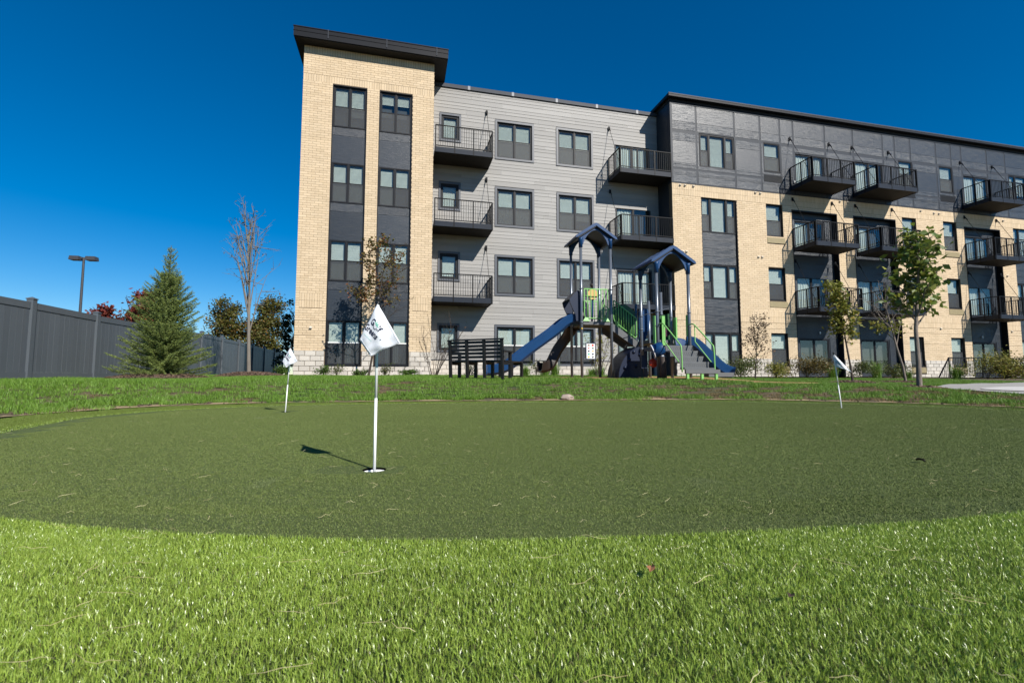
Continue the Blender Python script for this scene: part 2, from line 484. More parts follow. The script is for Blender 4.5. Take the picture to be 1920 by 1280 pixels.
# ------------------------------------------------------------------ ground
GREEN = catmull([(-3.85, 3.59), (-4.16, 4.23), (-4.48, 5.01), (-4.49, 5.81), (-4.22, 6.47), (-3.54, 7.08), (-2.21, 7.58), (-0.54, 7.98), (1.59, 8.33), (3.92, 8.40),
                 (5.46, 7.62), (6.15, 6.95), (6.62, 6.0), (6.6, 4.9), (5.9, 3.7), (4.6, 2.7), (3.0, 1.98), (1.61, 1.52), (0.87, 1.36), (0.0, 1.26), (-0.63, 1.28), (-1.27, 1.38), (-1.9, 1.60), (-2.7, 2.10), (-3.4, 2.80)], 6)
OUTER = catmull([(-5.36, 4.99), (-5.38, 5.81), (-5.2, 6.72), (-4.68, 7.36), (-3.8, 7.95), (-2.3, 8.30), (-0.57, 8.55), (1.8, 8.80), (4.2, 8.98), (5.72, 8.33), (6.64, 7.58), (7.15, 6.58),
                 (7.4, 5.2), (7.0, 3.2), (5.6, 1.2), (3.5, -0.6), (0, -1.4), (-3.4, -0.6), (-4.9, 1.4), (-5.3, 3.4)], 6)
CTRL = np.array([(-11.1, 10.8, .36), (-11.7, 13.1, .37), (-13.8, 22, .52), (-8.9, 19.1, .50), (-3.5, 20.2, .50), (2.5, 21.5, .50), (8.1, 22.9, .47), (20, 25.5, .45), (32, 28.5, .42),
                 (0, 10.6, .37), (-5, 10.2, .36), (3.5, 10.9, .37), (-8, 9.5, .34), (0, 14, .43), (5, 13.5, .40), (-6, 15, .43), (5, 17, .45),
                 (9.4, 13, .27), (9.0, 10.5, .16), (8.8, 8.1, .12), (9.3, 9.5, .13), (10.7, 12.0, .17), (13, 13.9, .20), (15.2, 15.2, .22), (17.4, 16, .23), (12, 9, .12), (18, 12, .18), (14, 5, .08),
                 (7.4, 10.6, .25), (14, 20, .36), (22, 21, .36), (30, 22, .34),
                 (-9, 4, .22), (-12, 6, .30), (0, -6, .05), (-10, -5, .1), (10, -5, .05), (-14, 14, .38), (-25, 30, .5), (30, 60, .5), (-60, 60, .5), (0, 90, .5), (60, 20, .3), (-60, 0, .3), (0, -60, .1), (60, -40, .1)])

def gz(x, y):
    """height of the lawn"""
    x = np.asarray(x, float); y = np.asarray(y, float)
    sh = x.shape
    x = x.ravel(); y = y.ravel()
    d2 = (x[:, None] - CTRL[:, 0]) ** 2 + (y[:, None] - CTRL[:, 1]) ** 2 + 0.6
    wt = d2 ** -1.6
    t = (wt * CTRL[:, 2]).sum(1) / wt.sum(1)
    d = polydist(OUTER, x, y)
    ins = inside(OUTER, x, y)
    s = np.clip(d / 2.3, 0, 1)
    s = s * s * (3 - 2 * s)
    s = 0.15 * np.clip(d / 2.3, 0, 1) + 0.85 * s
    und = 0.012 * np.sin(x * 1.7 + 0.6 * y) * np.sin(y * 1.3) * np.clip(d, 0, 1)
    z = np.where(ins, -0.16 * np.clip(d / 0.35, 0, 1), t * s + und)
    return z.reshape(sh)

def gz1(x, y):
    return float(gz(np.array([x]), np.array([y]))[0])

xs = np.concatenate([-np.geomspace(18, 900, 16)[::-1], np.arange(-17.7, 20, 0.3), np.geomspace(20.2, 900, 16)])
ys = np.concatenate([-np.geomspace(4, 300, 10)[::-1], np.arange(-3.8, 24, 0.3), np.geomspace(24.2, 1500, 18)])
gx, gy = np.meshgrid(xs, ys)
V = np.column_stack([gx.ravel(), gy.ravel(), gz(gx, gy).ravel()])
nx, ny = len(xs), len(ys)
ii = np.arange(ny - 1)[:, None] * nx + np.arange(nx - 1)[None, :]
Q = np.stack([ii, ii + 1, ii + nx + 1, ii + nx], -1).reshape(-1, 4)
me = npmesh("ground", V, Q, 'soil')
me.polygons.foreach_set("use_smooth", [True] * len(me.polygons))
ground = link("ground", me)
tag(ground, "lawn soil with worn earth showing between the grass", kind="structure")

HOLES = [(-0.632, 2.204), (-2.797, 5.868), (4.649, 6.702)]
HR = 0.054
def ring(c, r, n=28):
    return np.array([(c[0] + r * math.cos(2 * math.pi * k / n), c[1] + r * math.sin(2 * math.pi * k / n)) for k in range(n)])
o = link("putting_green", sheet("putting_green", [GREEN] + [ring(h, HR) for h in HOLES], 0.0, 'green_base'))
tag(o, "smooth short-pile artificial putting green", kind="structure")
o = link("turf_fringe", sheet("turf_fringe", [OUTER, GREEN], -0.004, 'turf_base'))
tag(o, "backing of the longer artificial turf round the green", kind="structure")
# sandy edging just outside the fringe, ragged
cen = OUTER.mean(0)
def grow_loop(lp, d, rag, seed):
    rr = np.random.default_rng(seed)
    t = np.roll(lp, -1, 0) - np.roll(lp, 1, 0)
    nrm = np.column_stack([t[:, 1], -t[:, 0]]) / np.linalg.norm(t, axis=1)[:, None]
    area = 0.5 * np.sum(lp[:, 0] * np.roll(lp[:, 1], -1) - np.roll(lp[:, 0], -1) * lp[:, 1])
    if area < 0: nrm = -nrm
    k = rr.normal(0, 1, len(lp))
    k = (k + np.roll(k, 1) + np.roll(k, 2)) / 2
    return lp + nrm * (d + rag * k)[:, None]
O2 = catmull(OUTER[::2], 5)
o = link("sand_edging", sheet("sand_edging", [grow_loop(O2, 0.12, 0.09, 3), OUTER], lambda x, y: gz(x, y) + 0.012, 'sand'))
tag(o, "strip of bare sandy soil along the turf edge", kind="structure")

# ------------------------------------------------------------------ blades and scatter
def blades(P, length, width, lean, seed, bend=0.5, curl=0.0):
    """P (n,3) roots -> verts, tris of three-triangle blades"""
    r = np.random.default_rng(seed)
    n = len(P)
    az = r.uniform(0, 2 * np.pi, n)
    L = length[0] + (length[1] - length[0]) * r.random(n)
    W = width * (0.7 + 0.6 * r.random(n))
    ln = np.abs(r.normal(0, lean, n))
    az2 = az + r.uniform(-1.2, 1.2, n)
    dirx, diry = np.cos(az2), np.sin(az2)
    sx, sy = -np.sin(az), np.cos(az)
    h1 = L * 0.55
    a1 = ln
    p1 = P + np.column_stack([dirx * np.sin(a1) * h1, diry * np.sin(a1) * h1, np.cos(a1) * h1])
    a2 = ln + bend * (0.4 + r.random(n)) + curl * r.random(n)
    h2 = L * 0.45
    p2 = p1 + np.column_stack([dirx * np.sin(a2) * h2, diry * np.sin(a2) * h2, np.cos(a2) * h2])
    s = np.column_stack([sx, sy, np.zeros(n)]) * W[:, None] / 2
    v = np.stack([P - s, P + s, p1 + s * 0.85, p1 - s * 0.85, p2], 1).reshape(-1, 3)
    b = (np.arange(n) * 5)[:, None]
    t = np.concatenate([b + [0, 1, 2], b + [0, 2, 3], b + [3, 2, 4]], 0)
    return v, t

def patch(name, size, count, length, width, lean, m, seed, bend=0.5, curl=0.0, over=1.0):
    r = np.random.default_rng(seed)
    P = np.column_stack([r.uniform(-size / 2, size / 2, count) * over, r.uniform(-size / 2, size / 2, count) * over, np.zeros(count)])
    v, t = blades(P, length, width, lean, seed + 1, bend, curl)
    me = npmesh(name, v, t, m)
    return bpy.data.objects.new(name, me)          # source only, shown through the scatter below

def scatter(name, pts, src, label, rot=None, scale=None, parent=None):
    n = len(pts)
    me = bpy.data.meshes.new(name)
    me.vertices.add(n)
    me.vertices.foreach_set("co", np.asarray(pts, np.float32).ravel())
    a = me.attributes.new("rot", 'FLOAT_VECTOR', 'POINT')
    rv = np.zeros((n, 3), np.float32)
    rv[:, 2] = rng.integers(0, 4, n) * (math.pi / 2) if rot is None else rot
    a.data.foreach_set("vector", rv.ravel())
    a = me.attributes.new("size", 'FLOAT', 'POINT')
    a.data.foreach_set("value", np.asarray(np.ones(n) if scale is None else scale, np.float32))
    o = link(name, me, parent)
    tag(o, label, kind="stuff")
    g = bpy.data.node_groups.new(name + "_scatter", 'GeometryNodeTree')
    g.interface.new_socket("Geometry", in_out='INPUT', socket_type='NodeSocketGeometry')
    g.interface.new_socket("Geometry", in_out='OUTPUT', socket_type='NodeSocketGeometry')
    gi = g.nodes.new("NodeGroupInput"); go = g.nodes.new("NodeGroupOutput")
    ip = g.nodes.new("GeometryNodeInstanceOnPoints")
    oi = g.nodes.new("GeometryNodeObjectInfo"); oi.inputs["Object"].default_value = src
    nr = g.nodes.new("GeometryNodeInputNamedAttribute"); nr.data_type = 'FLOAT_VECTOR'; nr.inputs["Name"].default_value = "rot"
    ns = g.nodes.new("GeometryNodeInputNamedAttribute"); ns.data_type = 'FLOAT'; ns.inputs["Name"].default_value = "size"
    er = g.nodes.new("FunctionNodeEulerToRotation")
    g.links.new(gi.outputs[0], ip.inputs["Points"])
    g.links.new(oi.outputs["Geometry"], ip.inputs["Instance"])
    g.links.new(nr.outputs["Attribute"], er.inputs[0])
    g.links.new(er.outputs[0], ip.inputs["Rotation"])
    g.links.new(ns.outputs["Attribute"], ip.inputs["Scale"])
    g.links.new(ip.outputs[0], go.inputs[0])
    md = o.modifiers.new("scatter", 'NODES')
    md.node_group = g
    return o

def tiles(x0, x1, y0, y1, step, jit):
    X, Y = np.meshgrid(np.arange(x0, x1, step), np.arange(y0, y1, step))
    P = np.column_stack([X.ravel(), Y.ravel()])
    return P + rng.uniform(-jit, jit, P.shape)

# putting green stubble
P = tiles(-4.6, 6.8, 1.2, 8.6, 0.2, 0.006)
k = inside(GREEN, P[:, 0], P[:, 1])
dg = polydist(GREEN, P[:, 0], P[:, 1])
core = P[k & (dg > 0.15)]
hole = np.min([np.hypot(core[:, 0] - h[0], core[:, 1] - h[1]) for h in HOLES], axis=0)
core = core[hole > 0.17]
stub = [patch("stubble", 0.2, 3600, (0.003, 0.0062), 0.0013, 0.75, 'green_fibre', 11 + i, bend=0.7, over=1.06) for i in range(2)]
half = rng.random(len(core)) < 0.5
scatter("putting_green_pile", np.column_stack([core[half], np.zeros(half.sum())]), stub[0], "short dull green fibres of the putting surface")
scatter("putting_green_nap", np.column_stack([core[~half], np.zeros((~half).sum())]), stub[1], "fine flattened fibres of the putting surface")
# the strip along the green's edge and around the cups, fibre by fibre
seg = np.linalg.norm(np.roll(GREEN, -1, 0) - GREEN, axis=1)
def along_rim(near_n, far_n, off):
    out = []
    for nn, cond in ((near_n, GREEN[:, 1] < 2.6), (far_n, GREEN[:, 1] >= 2.6)):
        pr = seg * cond
        pick = rng.choice(len(GREEN), nn, p=pr / pr.sum())
        tt = rng.random(nn)[:, None]
        out.append(GREEN[pick] * (1 - tt) + np.roll(GREEN, -1, 0)[pick] * tt + rng.uniform(-off, off, (nn, 2)))
    return np.concatenate(out)
base = along_rim(360000, 60000, 0.27)
keep = inside(GREEN, base[:, 0], base[:, 1])
base = base[keep]
around = np.concatenate([np.array(h) + rng.uniform(-0.28, 0.28, (int(9000 if i == 0 else 3000), 2)) for i, h in enumerate(HOLES)])
base = np.concatenate([base, around])
hole = np.min([np.hypot(base[:, 0] - h[0], base[:, 1] - h[1]) for h in HOLES], axis=0)
base = base[hole > HR + 0.001]
v, t = blades(np.column_stack([base, np.zeros(len(base))]), (0.003, 0.0062), 0.0013, 0.75, 21, 0.6)
tag(link("putting_green_edge_pile", npmesh("putting_green_edge_pile", v, t, 'green_fibre')), "short fibres along the rim of the putting green", kind="stuff")

# fringe turf: tiles away from the edge, single blades along it
TS = 0.16
P = tiles(-5.5, 7.6, -0.4, 9.2, TS, 0.008)
dO = polydist(OUTER, P[:, 0], P[:, 1]); iO = inside(OUTER, P[:, 0], P[:, 1])
dG = polydist(GREEN, P[:, 0], P[:, 1]); iG = inside(GREEN, P[:, 0], P[:, 1])
good = iO & ~iG & (dG > TS * 0.72) & (dO > 0.03)
P = P[good]
NB = 3000
src = [patch("turf_tile", TS, NB, (0.008, 0.018), 0.00125, 0.42, 'turf_fibre', 31 + i, bend=0.5, over=1.08) for i in range(3)]
th = patch("thatch_tile", TS, 260, (0.010, 0.017), 0.0013, 0.9, 'turf_thatch', 41, bend=1.2, over=1.05)
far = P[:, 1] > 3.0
fsrc = patch("turf_far_tile", TS, 1500, (0.007, 0.014), 0.0022, 0.5, 'turf_far_shaded', 38, bend=0.6, over=1.08)
scatter("back_fringe_turf", np.column_stack([P[far], np.full(far.sum(), -0.003)]), fsrc, "shorter turf fringe on the far side of the green, shade put into its colour")
P = P[~far]
grp = rng.integers(0, 3, len(P))
for i in range(3):
    q = P[grp == i]
    scatter("fringe_turf", np.column_stack([q, np.full(len(q), -0.003)]), src[i], ["long glossy bright green artificial turf in the foreground", "long glossy artificial turf filling the foreground fringe", "long glossy artificial turf blades round the green"][i])
scatter("fringe_thatch", np.column_stack([P, np.full(len(P), -0.003)]), th, "short curled yellowish fibres low in the fringe turf")
base = along_rim(420000, 90000, 0.23)
e = (~inside(GREEN, base[:, 0], base[:, 1])) & (polydist(GREEN, base[:, 0], base[:, 1]) < 0.20)
base = base[e]
v, t = blades(np.column_stack([base, np.full(len(base), -0.003)]), (0.008, 0.0175), 0.00125, 0.42, 51, 0.5)
tag(link("fringe_turf_edge", npmesh("fringe_turf_edge", v, t, 'turf_fibre')), "row of long turf blades standing along the putting green edge", kind="stuff")

# lawn
PATH = np.array([(8.2, 6.9), (8.8, 8.1), (9.3, 9.5), (9.85, 10.8), (10.75, 12.0), (12.97, 13.9), (15.2, 15.1), (17.4, 16.0), (26, 18.6), (40, 22), (40, 10), (14, 3.5)])
PATH = np.concatenate([catmull(PATH[:9], 5, False), PATH[9:]])
from math import hypot
PLAY = catmull([(-1.2, 12.6), (1.2, 11.9), (4.5, 11.2), (7.2, 11.6), (8.6, 13.2), (8.4, 15.4), (6.5, 17.2), (3, 17.6), (-0.5, 16.8), (-1.9, 14.6)], 5)
U = np.array([0.97303, 0.23067]); W2 = np.array([-0.23067, 0.97303])
O2d = np.array([-8.8736, 19.1290])
def bw(u, v):
    p = O2d + U * u + W2 * v
    return float(p[0]), float(p[1])
BED = np.array([bw(-1.2, -1.4), bw(6, -1.5), bw(6.2, -0.6), bw(12, -0.7), bw(17.2, -1.5), bw(30, -1.9), bw(46, -1.9), bw(46, 1), bw(17.6, 0.3), bw(17.3, 1.6), bw(5.4, 1.6), bw(5.4, .3), bw(-1.2, 0.3)])
ROUND_BEDS = [((-9.3, 12.5), 1.25), ((-9.46, 17.0), 1.2), ((9.03, 10.5), 0.55), ((9.38, 13.0), 0.55), ((13.6, 16.5), 0.7)]
P = tiles(-16, 19, 4.0, 21.5, 0.25, 0.05)
P = np.concatenate([P, tiles(-8.5, -5.0, 1.0, 4.0, 0.25, .05)])
x, y = P[:, 0], P[:, 1]
ok = ~inside(OUTER, x, y) & ~inside(PATH, x, y) & ~inside(PLAY, x, y) & ~inside(BED, x, y)
for c, r_ in ROUND_BEDS:
    ok &= np.hypot(x - c[0], y - c[1]) > r_ + 0.1
ok &= x > -11.2 - 0.2375 * (y - 10.8) + 0.25
ok &= (polydist(PATH, x, y) > 0.12)
dO = polydist(OUTER, x, y)
wob = np.sin(x * 2.3 + 1.1) + np.sin(x * 0.9 + y * 1.7) + np.sin(y * 3.1 - x) * 0.7
ok &= dO > 0.10 + 0.10 * np.clip(wob, 0, 2)
P = P[ok]; dO = dO[ok]; wob = wob[ok]
x, y = P[:, 0], P[:, 1]
dryness = 0.02 + 0.55 * np.exp(-(((x - 4.6) / 1.9) ** 2 + ((y - 9.6) / 0.75) ** 2)) + 0.45 * np.exp(-(((x - 7.0) / 1.6) ** 2 + ((y - 8.6) / 0.8) ** 2)) \
    + 0.32 * np.exp(-(dO / 0.28) ** 2) * (wob > 0.1) + 0.30 * (x > 7.0) * (y < 10.5) + 0.04 * (wob > 1.3)
dry = rng.random(len(P)) < np.clip(dryness, 0, 0.85)
gp = np.column_stack([P, gz(P[:, 0], P[:, 1]) - 0.006])
gsrc = [patch("grass_clump", 0.26, 230, (0.045, 0.088), 0.0052, 0.38, 'grass', 61 + i, bend=0.55, over=1.15) for i in range(3)]
dsrc = patch("dry_clump", 0.26, 190, (0.025, 0.065), 0.0048, 0.6, 'dry_grass', 71, bend=0.8, over=1.1)
tall = patch("tall_clump", 0.26, 170, (0.08, 0.15), 0.0060, 0.42, 'grass', 75, bend=0.75, over=1.0)
q = gp[~dry]
grp = rng.integers(0, 3, len(q))
sc = rng.uniform(0.8, 1.15, len(q))
for i in range(3):
    scatter("lawn_grass", q[grp == i], gsrc[i], ["deep green mown lawn grass on the bank", "green lawn grass covering the bank behind the putting green", "fresh green lawn grass rising toward the building"][i], rot=rng.uniform(0, 6.28, (grp == i).sum()), scale=sc[grp == i])
q = gp[dry]
scatter("dry_lawn_grass", q, dsrc, "dry straw-coloured patches of grass on the bank", rot=rng.uniform(0, 6.28, len(q)), scale=rng.uniform(0.8, 1.2, len(q)))
tsel = (dO < 0.7) & (dO > 0.2) & (wob > -0.2) & (~dry) & ((x < 3.2) | (x > 6.5)) | ((rng.random(len(P)) < 0.06) & ~dry & (y < 12))
q = gp[tsel]
scatter("tall_lawn_grass", q, tall, "longer unmown tufts at the foot of the bank", rot=rng.uniform(0, 6.28, len(q)), scale=rng.uniform(0.6, 1.0, len(q)))

# paths and beds
def draped(name, poly, lift, m, label, step=0.4, holes=()):
    mn, mx = poly.min(0), poly.max(0)
    gxx, gyy = np.meshgrid(np.arange(mn[0], mx[0], step), np.arange(mn[1], mx[1], step))
    ex = np.column_stack([gxx.ravel(), gyy.ravel()])
    kk = inside(poly, ex[:, 0], ex[:, 1]) & (polydist(poly, ex[:, 0], ex[:, 1]) > step * 0.3)
    for h in holes:
        kk &= ~inside(h, ex[:, 0], ex[:, 1])
    o = link(name, sheet(name, [poly] + list(holes), lambda a, b: gz(a, b) + lift, m, ex[kk]))
    return tag(o, label, kind="structure")
PADC, PADR = (11.6, 8.9), 2.0
pad_hole = ring(PADC, PADR, 48)
draped("concrete_path", PATH, 0.03, 'concrete', "curving grey concrete path on the right", 0.6, [pad_hole])
draped("concrete_pad", ring(PADC, PADR - 0.015, 48), 0.042, 'concrete_light', "paler round concrete pad set in the path", 0.5)
draped("playground_surface", PLAY, 0.02, 'play_mulch', "orange-brown wood fibre surface under the playground", 0.5)
draped("planting_bed", BED, 0.02, 'mulch_ground', "dark mulch bed along the foot of the building", 0.6)

def chips(name, c, rad, count, m, label, mound=0.06, size=(0.03, 0.09)):
    a = rng.uniform(0, 2 * np.pi, count); rr = rad * np.sqrt(rng.random(count)) * (1 + 0.12 * np.sin(3 * a) + 0.08 * np.sin(7 * a))
    px, py = c[0] + rr * np.cos(a), c[1] + rr * np.sin(a)
    pz = gz(px, py) + mound * (1 - (rr / rad) ** 2).clip(0, 1) + rng.uniform(0.0, 0.03, count)
    n = count
    L = rng.uniform(*size, n); Wd = L * rng.uniform(0.18, 0.45, n)
    az = rng.uniform(0, 6.28, n); ti = rng.normal(0, 0.35, n)
    d = np.column_stack([np.cos(az) * np.cos(ti), np.sin(az) * np.cos(ti), np.sin(ti)]) * L[:, None] / 2
    s = np.column_stack([-np.sin(az), np.cos(az), rng.normal(0, 0.4, n)]) * Wd[:, None] / 2
    up = np.array([0, 0, 1]) * 0.008
    P0 = np.column_stack([px, py, pz])
    v = np.stack([P0 - d - s, P0 + d - s, P0 + d + s, P0 - d + s, P0 - d * .9 - s * .8 + up, P0 + d * .9 - s * .8 + up, P0 + d * .9 + s * .8 + up, P0 - d * .9 + s * .8 + up], 1).reshape(-1, 3)
    b = (np.arange(n) * 8)[:, None]
    q = np.concatenate([b + [4, 5, 6, 7], b + [0, 1, 5, 4], b + [1, 2, 6, 5], b + [2, 3, 7, 6], b + [3, 0, 4, 7]], 0)
    o = link(name, npmesh(name, v, q, m))
    return tag(o, label, kind="stuff")
for (c, r_), lab in zip(ROUND_BEDS, ["brown bark mulch ring under the spruce", "bark mulch under the bare tree beside the tower", "thin bark mulch round the leafy tree by the path", "bark mulch round the slim young tree", "bark mulch round the leaning tree"]):
    pts = ring(c, r_ * 0.97, 24)
    o = link("mulch_ring", sheet("mulch_ring", [pts], lambda a, b, c=c, r_=r_: gz(a, b) + 0.015 + (0.17 if r_ > 1 else 0.05) * (1 - np.hypot(a - c[0], b - c[1]) / r_).clip(0, 1), 'mulch_ground', np.array([c])))
    tag(o, "dark soil under " + lab, kind="structure")
    chips("bark_mulch", c, r_, int(1300 * r_ ** 2) + 150, 'chip', lab, mound=0.15 if r_ > 1 else 0.05)
# chips in the bed at the tower
n = 2600
uu = rng.uniform(-1, 30, n); vv = rng.uniform(-1.45, -0.15, n)
pts = np.array([bw(a, b) for a, b in zip(uu, vv)])
csrc = MB(); csrc.box(-.05, .05, -.015, .015, 0, .012); csrc.box(-.02, .05, .02, .04, 0, .01)
scatter("bed_mulch", np.column_stack([pts, gz(pts[:, 0], pts[:, 1]) + 0.02]), bpy.data.objects.new("chip", csrc.mesh("chip", 'chip')), "loose bark chips in the bed along the building", rot=rng.uniform(0, 6.28, n), scale=rng.uniform(0.5, 1.4, n))
# clods and pebbles along the sandy edge
n = 260
pick = rng.integers(0, len(OUTER), n)
base = OUTER[pick] + rng.normal(0, 0.05, (n, 2))
out = grow_loop(OUTER, 0.13, 0.0, 1)[pick] + rng.normal(0, 0.06, (n, 2))
out = out[~inside(OUTER, out[:, 0], out[:, 1])]
peb = MB(); 
for k in range(1):
    th_ = [(math.cos(a), math.sin(a)) for a in np.linspace(0, 2 * math.pi, 7)[:-1]]
    vs = [(0.02 * c * random.uniform(.7, 1.2), 0.02 * s_ * random.uniform(.7, 1.2), 0.0) for c, s_ in th_] + [(0.013 * c, 0.012 * s_, 0.016 * random.uniform(.7, 1.2)) for c, s_ in th_] + [(0, 0, 0.021)]
    fs = [(i, (i + 1) % 6, (i + 1) % 6 + 6, i + 6) for i in range(6)] + [(i + 6, (i + 1) % 6 + 6, 12) for i in range(6)]
    peb.add(vs, fs)
scatter("edge_pebbles", np.column_stack([out, gz(out[:, 0], out[:, 1]) + 0.008]), bpy.data.objects.new("pebble", peb.mesh("pebble", 'mulch_ground')), "small clods and pebbles along the turf edge", rot=rng.uniform(0, 6.28, len(out)), scale=rng.uniform(0.3, 1.1, len(out)))

# straw and needles lying on the turf
def straws(name, P, L, wid, z, label, m='straw'):
    n = len(P)
    mb_v, mb_f = [], []
    for i in range(n):
        a = random.gauss(0.12, 0.55) + (math.pi if random.random() < .5 else 0)
        ln = random.uniform(*L)
        cv = random.gauss(0, 0.18)
        pts = []
        p = np.array([P[i][0], P[i][1]])
        for k in range(5):
            pts.append((p[0], p[1], z + random.uniform(0, 0.004) + 0.003 * k * random.random()))
            p = p + np.array([math.cos(a), math.sin(a)]) * ln / 4
            a += cv * 0.25
        mb = MB().tube(pts, [wid * .7, wid, wid, wid * .8, wid * .3], 3)
        o = len(mb_v)
        mb_v += mb.v
        mb_f += [tuple(q + o for q in f) for f in mb.f]
    b = MB(); b.v, b.f = mb_v, mb_f
    return tag(b.build(name, m), label, kind="stuff")
n = 430
yy = 1.4 + 6.6 * rng.random(n) ** 1.3
xx = rng.uniform(-1, 1, n) * (1.15 * yy)
k = inside(GREEN, xx, yy)
straws("green_straw", np.column_stack([xx, yy])[k], (0.012, 0.05), 0.0006, 0.0075, "bits of pale straw lying on the putting green")
yy = rng.uniform(0.5, 1.45, 150)
xx = rng.uniform(-1.3, 1.3, 150) * (yy + .1)
k = ~inside(GREEN, xx, yy)
straws("fringe_straw", np.column_stack([xx, yy])[k], (0.02, 0.085), 0.0005, 0.0185, "dry needles and straw caught in the foreground turf")

def fallen(x, y, z, size, m, label):
    b = MB()
    n = 7
    vs, fs = [], []
    for i in range(n):
        t = i / (n - 1)
        wd = size * 0.33 * math.sin(math.pi * min(max(t, .04), .97)) ** 0.8
        for j in (-1, 0, 1):
            vs.append(((t - .5) * size, j * wd, 0.004 + 0.18 * size * abs(j) + 0.10 * size * math.sin(3 * t + j)))
    for i in range(n - 1):
        for j in range(2):
            a = i * 3 + j
            fs.append((a, a + 3, a + 4, a + 1))
    b.add(vs, fs)
    b.tube([(-.5 * size, 0, .004), (-.8 * size, .04 * size, .008)], 0.02 * size, 4)
    o = b.build("fallen_leaf", m, loc=(x, y, z))
    o.rotation_euler = (0, 0.1, random.uniform(0, 6))
    o.modifiers.new("thickness", 'SOLIDIFY').thickness = 0.0006
    return tag(o, label, "leaf")
fallen(0.292, 1.025, 0.015, 0.026, 'fallen_leaf', "curled orange-brown leaf on the bright foreground turf")
fallen(0.515, 0.905, 0.014, 0.020, 'fallen_dark', "small dark brown leaf sunk in the foreground turf")
fallen(2.02, 2.37, 0.006, 0.05, 'fallen_dark', "dark curled leaf lying on the putting green right of centre")
# ------------------------------------------------------------------ the apartment building (local axes: x along the front, y into the building, z up)
ZB = 0.40
BLD = thing("apartment_building", "four-storey apartment block with tan brick tower, grey siding and charcoal upper wing", "building", (O2d[0], O2d[1], ZB), math.atan2(U[1], U[0]))
DN = (0, 0, -ZB)            # children are drawn with z measured from the putting green

def part(name, b, m, kind=None, smooth=False):
    return b.build(name, m, BLD, smooth, DN, kind)

def cells(u0, u1, z0, z1, ops):
    """rectangles left of a wall field once the openings are taken out"""
    zs = sorted({z0, z1, *[min(max(o[k], z0), z1) for o in ops for k in (2, 3)]})
    out = []
    for a, b in zip(zs[:-1], zs[1:]):
        if b - a < 1e-4: continue
        m_ = (a + b) / 2
        cut = sorted([(o[0], o[1]) for o in ops if o[2] < m_ < o[3]])
        x = u0
        for c0, c1 in cut:
            if c0 > x: out.append((x, min(c0, u1), a, b))
            x = max(x, c1)
        if x < u1: out.append((x, u1, a, b))
    return [c for c in out if c[1] - c[0] > 1e-4]

def wall(name, u0, u1, z0, z1, ops, v0, v1, m):
    b = MB()
    for c in cells(u0, u1, z0, z1, ops):
        b.box(c[0], c[1], v0, v1, c[2], c[3])
    return part(name, b, m)

def spans(u0, u1, z, ops):
    cut = sorted([(o[0], o[1]) for o in ops if o[2] < z < o[3]])
    out, x = [], u0
    for a, b in cut:
        if b <= u0 or a >= u1: continue
        if a - x > 0.02: out.append((x, min(a, u1)))
        x = max(x, b)
    if u1 - x > 0.02: out.append((x, u1))
    return out

def unit_mesh(name, m, taper=0.0, chamfer=0.0):
    """1 x 1 x 1 piece, front face at y=0, reaching back to y=1"""
    b = MB()
    if chamfer:
        c = chamfer
        vs = [(c, 0, c), (1 - c, 0, c), (1 - c, 0, 1 - c), (c, 0, 1 - c), (0, .25, 0), (1, .25, 0), (1, .25, 1), (0, .25, 1), (0, 1, 0), (1, 1, 0), (1, 1, 1), (0, 1, 1)]
        fs = [(0, 1, 2, 3), (0, 4, 5, 1), (1, 5, 6, 2), (2, 6, 7, 3), (3, 7, 4, 0), (4, 8, 9, 5), (5, 9, 10, 6), (6, 10, 11, 7), (7, 11, 8, 4)]
        b.add(vs, fs)
    else:
        t = taper
        vs = [(0, 0, 0), (1, 0, 0), (1, t, 1), (0, t, 1), (0, 1, 0), (1, 1, 0), (1, 1, 1), (0, 1, 1)]
        fs = [(0, 1, 2, 3), (0, 4, 5, 1), (1, 5, 6, 2), (2, 6, 7, 3), (3, 7, 4, 0)]
        b.add(vs, fs)
    return b.mesh(name, m)

def pieces(lists, name, joined, limit=300):
    """lists: (parent, unit mesh, rects (u0,u1,z0,z1,v_front,depth)); the nearest/largest become objects, the rest one mesh per parent"""
    allr = [(i, r_) for i, (p, m_, rr) in enumerate(lists) for r_ in rr]
    def size(t):
        i, r_ = t
        x, y = bw((r_[0] + r_[1]) / 2, r_[4])
        d = math.sqrt(x * x + y * y + ((r_[2] + r_[3]) / 2) ** 2)
        return -(r_[1] - r_[0]) * (r_[3] - r_[2]) / d ** 2
    allr.sort(key=size)
    rest = {}
    for k, (i, r_) in enumerate(allr):
        p, m_, _ = lists[i]
        if k < limit:
            o = link(name, m_, p, (r_[0], r_[4], r_[2]), scale=(r_[1] - r_[0], r_[5], r_[3] - r_[2]))
        else:
            rest.setdefault(i, []).append(r_)
    for i, rr in rest.items():
        p, m_, _ = lists[i]
        uv = np.array([v.co[:] for v in m_.vertices])
        fs = [tuple(f.vertices) for f in m_.polygons]
        b = MB()
        for r_ in rr:
            b.add(uv * [r_[1] - r_[0], r_[5], r_[3] - r_[2]] + [r_[0], r_[4], r_[2]], fs)
        b.build(joined, m_.materials[0], p, kind="stuff")

FL = [0.0, 3.39, 6.79, 10.19]                      # storey offsets
